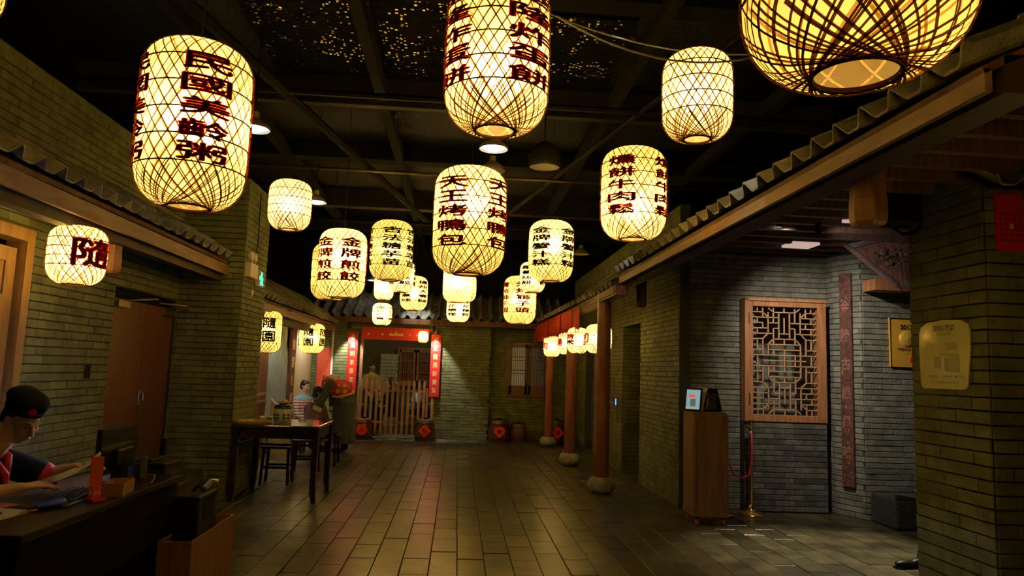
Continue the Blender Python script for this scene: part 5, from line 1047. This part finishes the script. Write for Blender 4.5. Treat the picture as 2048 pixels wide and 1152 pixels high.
MB().bev((0, -.02, 0), (.55, .015, .57), .006).obj('board', mat('gold_board', (.75, .4, .05), .35, metal=.35), t); MB().box((0, -.022, .555), (.55, -.02, .57)).box((0, -.022, 0), (.012, -.02, .57)).obj('rim', M_gold, t)
plain_text('lettering', '2013', M_blackm, t, frame((.2, -.0225, .44), (1, 0, 0), (0, 0, 1)), .075, .003)
plain_text('small_lettering', '中國餐飲名店五十強', M_blackm, t, frame((.27, -.0225, .19), (1, 0, 0), (0, 0, 1)), .042, .0); plain_text('fine_lettering', '二零一三年度評選', mat('brown_ink', (.2, .1, .02), .6), t, frame((.27, -.0225, .15), (1, 0, 0), (0, 0, 1)), .022)
autosmooth(MB().lathe([(.085, 0), (.09, .01), (.08, .018), (.05, .02), (0, .034)], 28, M=frame((.2, -.02, .33), (1, 0, 0), (0, 0, 1))).obj('medal', mat('medal_gold', (.9, .55, .1), .35, metal=.5), t))
MB().prism([(-.025, 0), (.025, 0), (.012, .05), (0, .065), (-.012, .05)], 2, 0, .003, M=frame((.25, -.021, .06), (1, 0, 0), (0, 0, 1))).obj('red_emblem', M_red, t)
t = thing('stone_bench', 'dark rough stone basin on the floor below the award plaque', 'stone basin', (5.1, 7.66, 0))
MB().bev((-.4, -.24, 0), (.45, .24, .33), .03).obj('block', M_dkstone, t); MB().prism([(-.4, .33), (.45, .33), (.45, .38), (.2, .345), (-.1, .335), (-.4, .375)], 1, -.24, -.2).obj('worn_rim', M_dkstone, t)
t = thing('spotlight', 'white-glaring spotlight under the alcove joists', 'spotlight', (3.25, 6.99, 3.12)); MB().lathe([(.028, 0), (.032, .01), (.034, .1), (.02, .12)], 14, M=Matrix.Rotation(.5, 4, 'X')).obj('can', M_black, t); MB().lathe([(.026, -.001), (0, -.002)], 14, M=Matrix.Rotation(.5, 4, 'X')).obj('lens', mat('lens_glow', (1, 1, 1), .5, emit=(1, 1, 1), es=8), t)
lamp('added_board_light', 'SPOT', (3.55, 6.75, 3.0), 16, (1, .9, .8), .03, (4.75, 7.45, 2.9), 62, .8)  # light and can added to brighten the hanging board
t = thing('spotlight', 'small black can added with the light brightening the hanging diamond board', 'spotlight', (3.53, 6.73, 3.02)); MB().lathe([(.028, 0), (.032, .01), (.034, .08), (.02, .1)], 14, cap=False).obj('can', M_black, t)
# ------------------------------------------------------------ near block
t = thing('notice_board', 'yellowish evacuation plan board with curved sides on the near brick block', 'notice', (3.803, 5.31, 1.52)); t.rotation_euler = (0, 0, 0)
pl = [(-.255, .0), (.2, 0), (.235, .012), (.25, .04), (.285, .3), (.29, .44), (.275, .49), (.2, .525), (0, .54), (-.2, .525), (-.275, .49), (-.295, .44), (-.3, .3), (-.29, .05), (-.28, .02)]
Mn = frame((-.002, 0, 0), (0, -1, 0), (0, 0, 1))   # x -> -Y (image right), y -> up, z -> -X
MB().prism(pl, 2, 0, .012, M=Mn).obj('board', mat('notice_yellow', (.5, .5, .06), .35, coat=.3), t)
Mf = lambda x, y: frame((-.0145, -x, y), (0, -1, 0), (0, 0, 1))
dk = mat('notice_ink', (.1, .1, .03), .6)
plain_text('title', '消防疏散图', dk, t, Mf(0, .455), .052, .001); plain_text('subtitle', 'Evacuation Plan', dk, t, Mf(0, .42), .026)
mpl = mat('plan_tint', (.36, .36, .1), .5); mb = MB()
for x0, y0, x1, y1 in ((.03, .3, .15, .36), (.0, .14, .05, .24), (.06, .13, .17, .26), (-.12, .16, -.04, .25), (-.05, .26, .15, .275)): mb.box((-.0155, -x1, y0), (-.0143, -x0, y1))
tag(mb.obj('floor_plan', mpl, t), kind='stuff')
for x, c, w in ((-.19, (.7, .02, .02), '您的位置'), (-.02, (.4, .36, .08), '疏散路線'), (.12, (.02, .2, .15), '安全出口')):
    MB().box((-.0155, -x-.012, .09), (-.0143, -x+.0, .105)).obj('legend_mark', mat('legend_%.0f' % (x*100), c, .6), t); plain_text('legend_text', w, dk, t, Mf(x+.065, .09), .02)
plain_text('footer', '火警119  請勿乘坐電梯  服從指揮 有序疏散', dk, t, Mf(-.01, .045), .017)
t = thing('red_poster', 'red poster with a gold centre mark high on the near block', 'poster', (4.0, 4.853, 2.54)); MB().box((-.11, -.006, 0), (.11, 0, .46)).obj('sheet', mat('deep_red_paper', (.5, .008, .008), .5), t)
MB().box((-.0, -.008, .17), (.03, -.006, .205)).obj('gold_mark', M_goldink, t)
mb = MB()
for i in range(5):
    for j in range(6):
        if 1 < i < 3 and 1 < j < 4: continue
        mb.box((-.075+i*.038, -.0075, .07+j*.04), (-.055+i*.038, -.006, .09+j*.04))
tag(mb.obj('printed_pattern', mat('dark_red_print', (.2, .005, .005), .6), t), kind='stuff')
t = thing('loudspeaker', 'black box loudspeaker with hanging cable high between post and near block', 'loudspeaker', (3.68, 5.62, 2.9)); MB().bev((-.11, -.08, 0), (.12, .1, .4), .012).obj('cabinet', M_blackm, t); MB().box((-.09, -.085, .02), (.1, -.08, .38)).obj('grille', M_black, t)
MB().tube([(.1, -.02, .36), (.16, -.06, .2), (.15, -.06, .02), (.06, -.08, -.1), (-.05, -.08, -.12), (-.12, -.06, -.06)], .014, 8).obj('cable', M_black, t, smooth=True); MB().box((.1, -.02, .15), (.14, .02, .25)).obj('bracket', M_black, t)
t = thing('shoe', 'tip of a black shoe on the floor peeking past the near block', 'shoe', (3.93, 5.98, 0), radians(95)); mb = MB(); ell(mb, (0, .08, .035), (.045, .1, .035)); ell(mb, (0, -.06, .04), (.042, .1, .04)); capsule(mb, (0, -.08, .05), (0, -.09, .12), .04, .045); fuse('shoe_upper', mb, M_black, t, .01, 2); MB().bev((-.042, -.14, 0), (.042, .17, .012), .004).obj('sole', M_blackm, t)
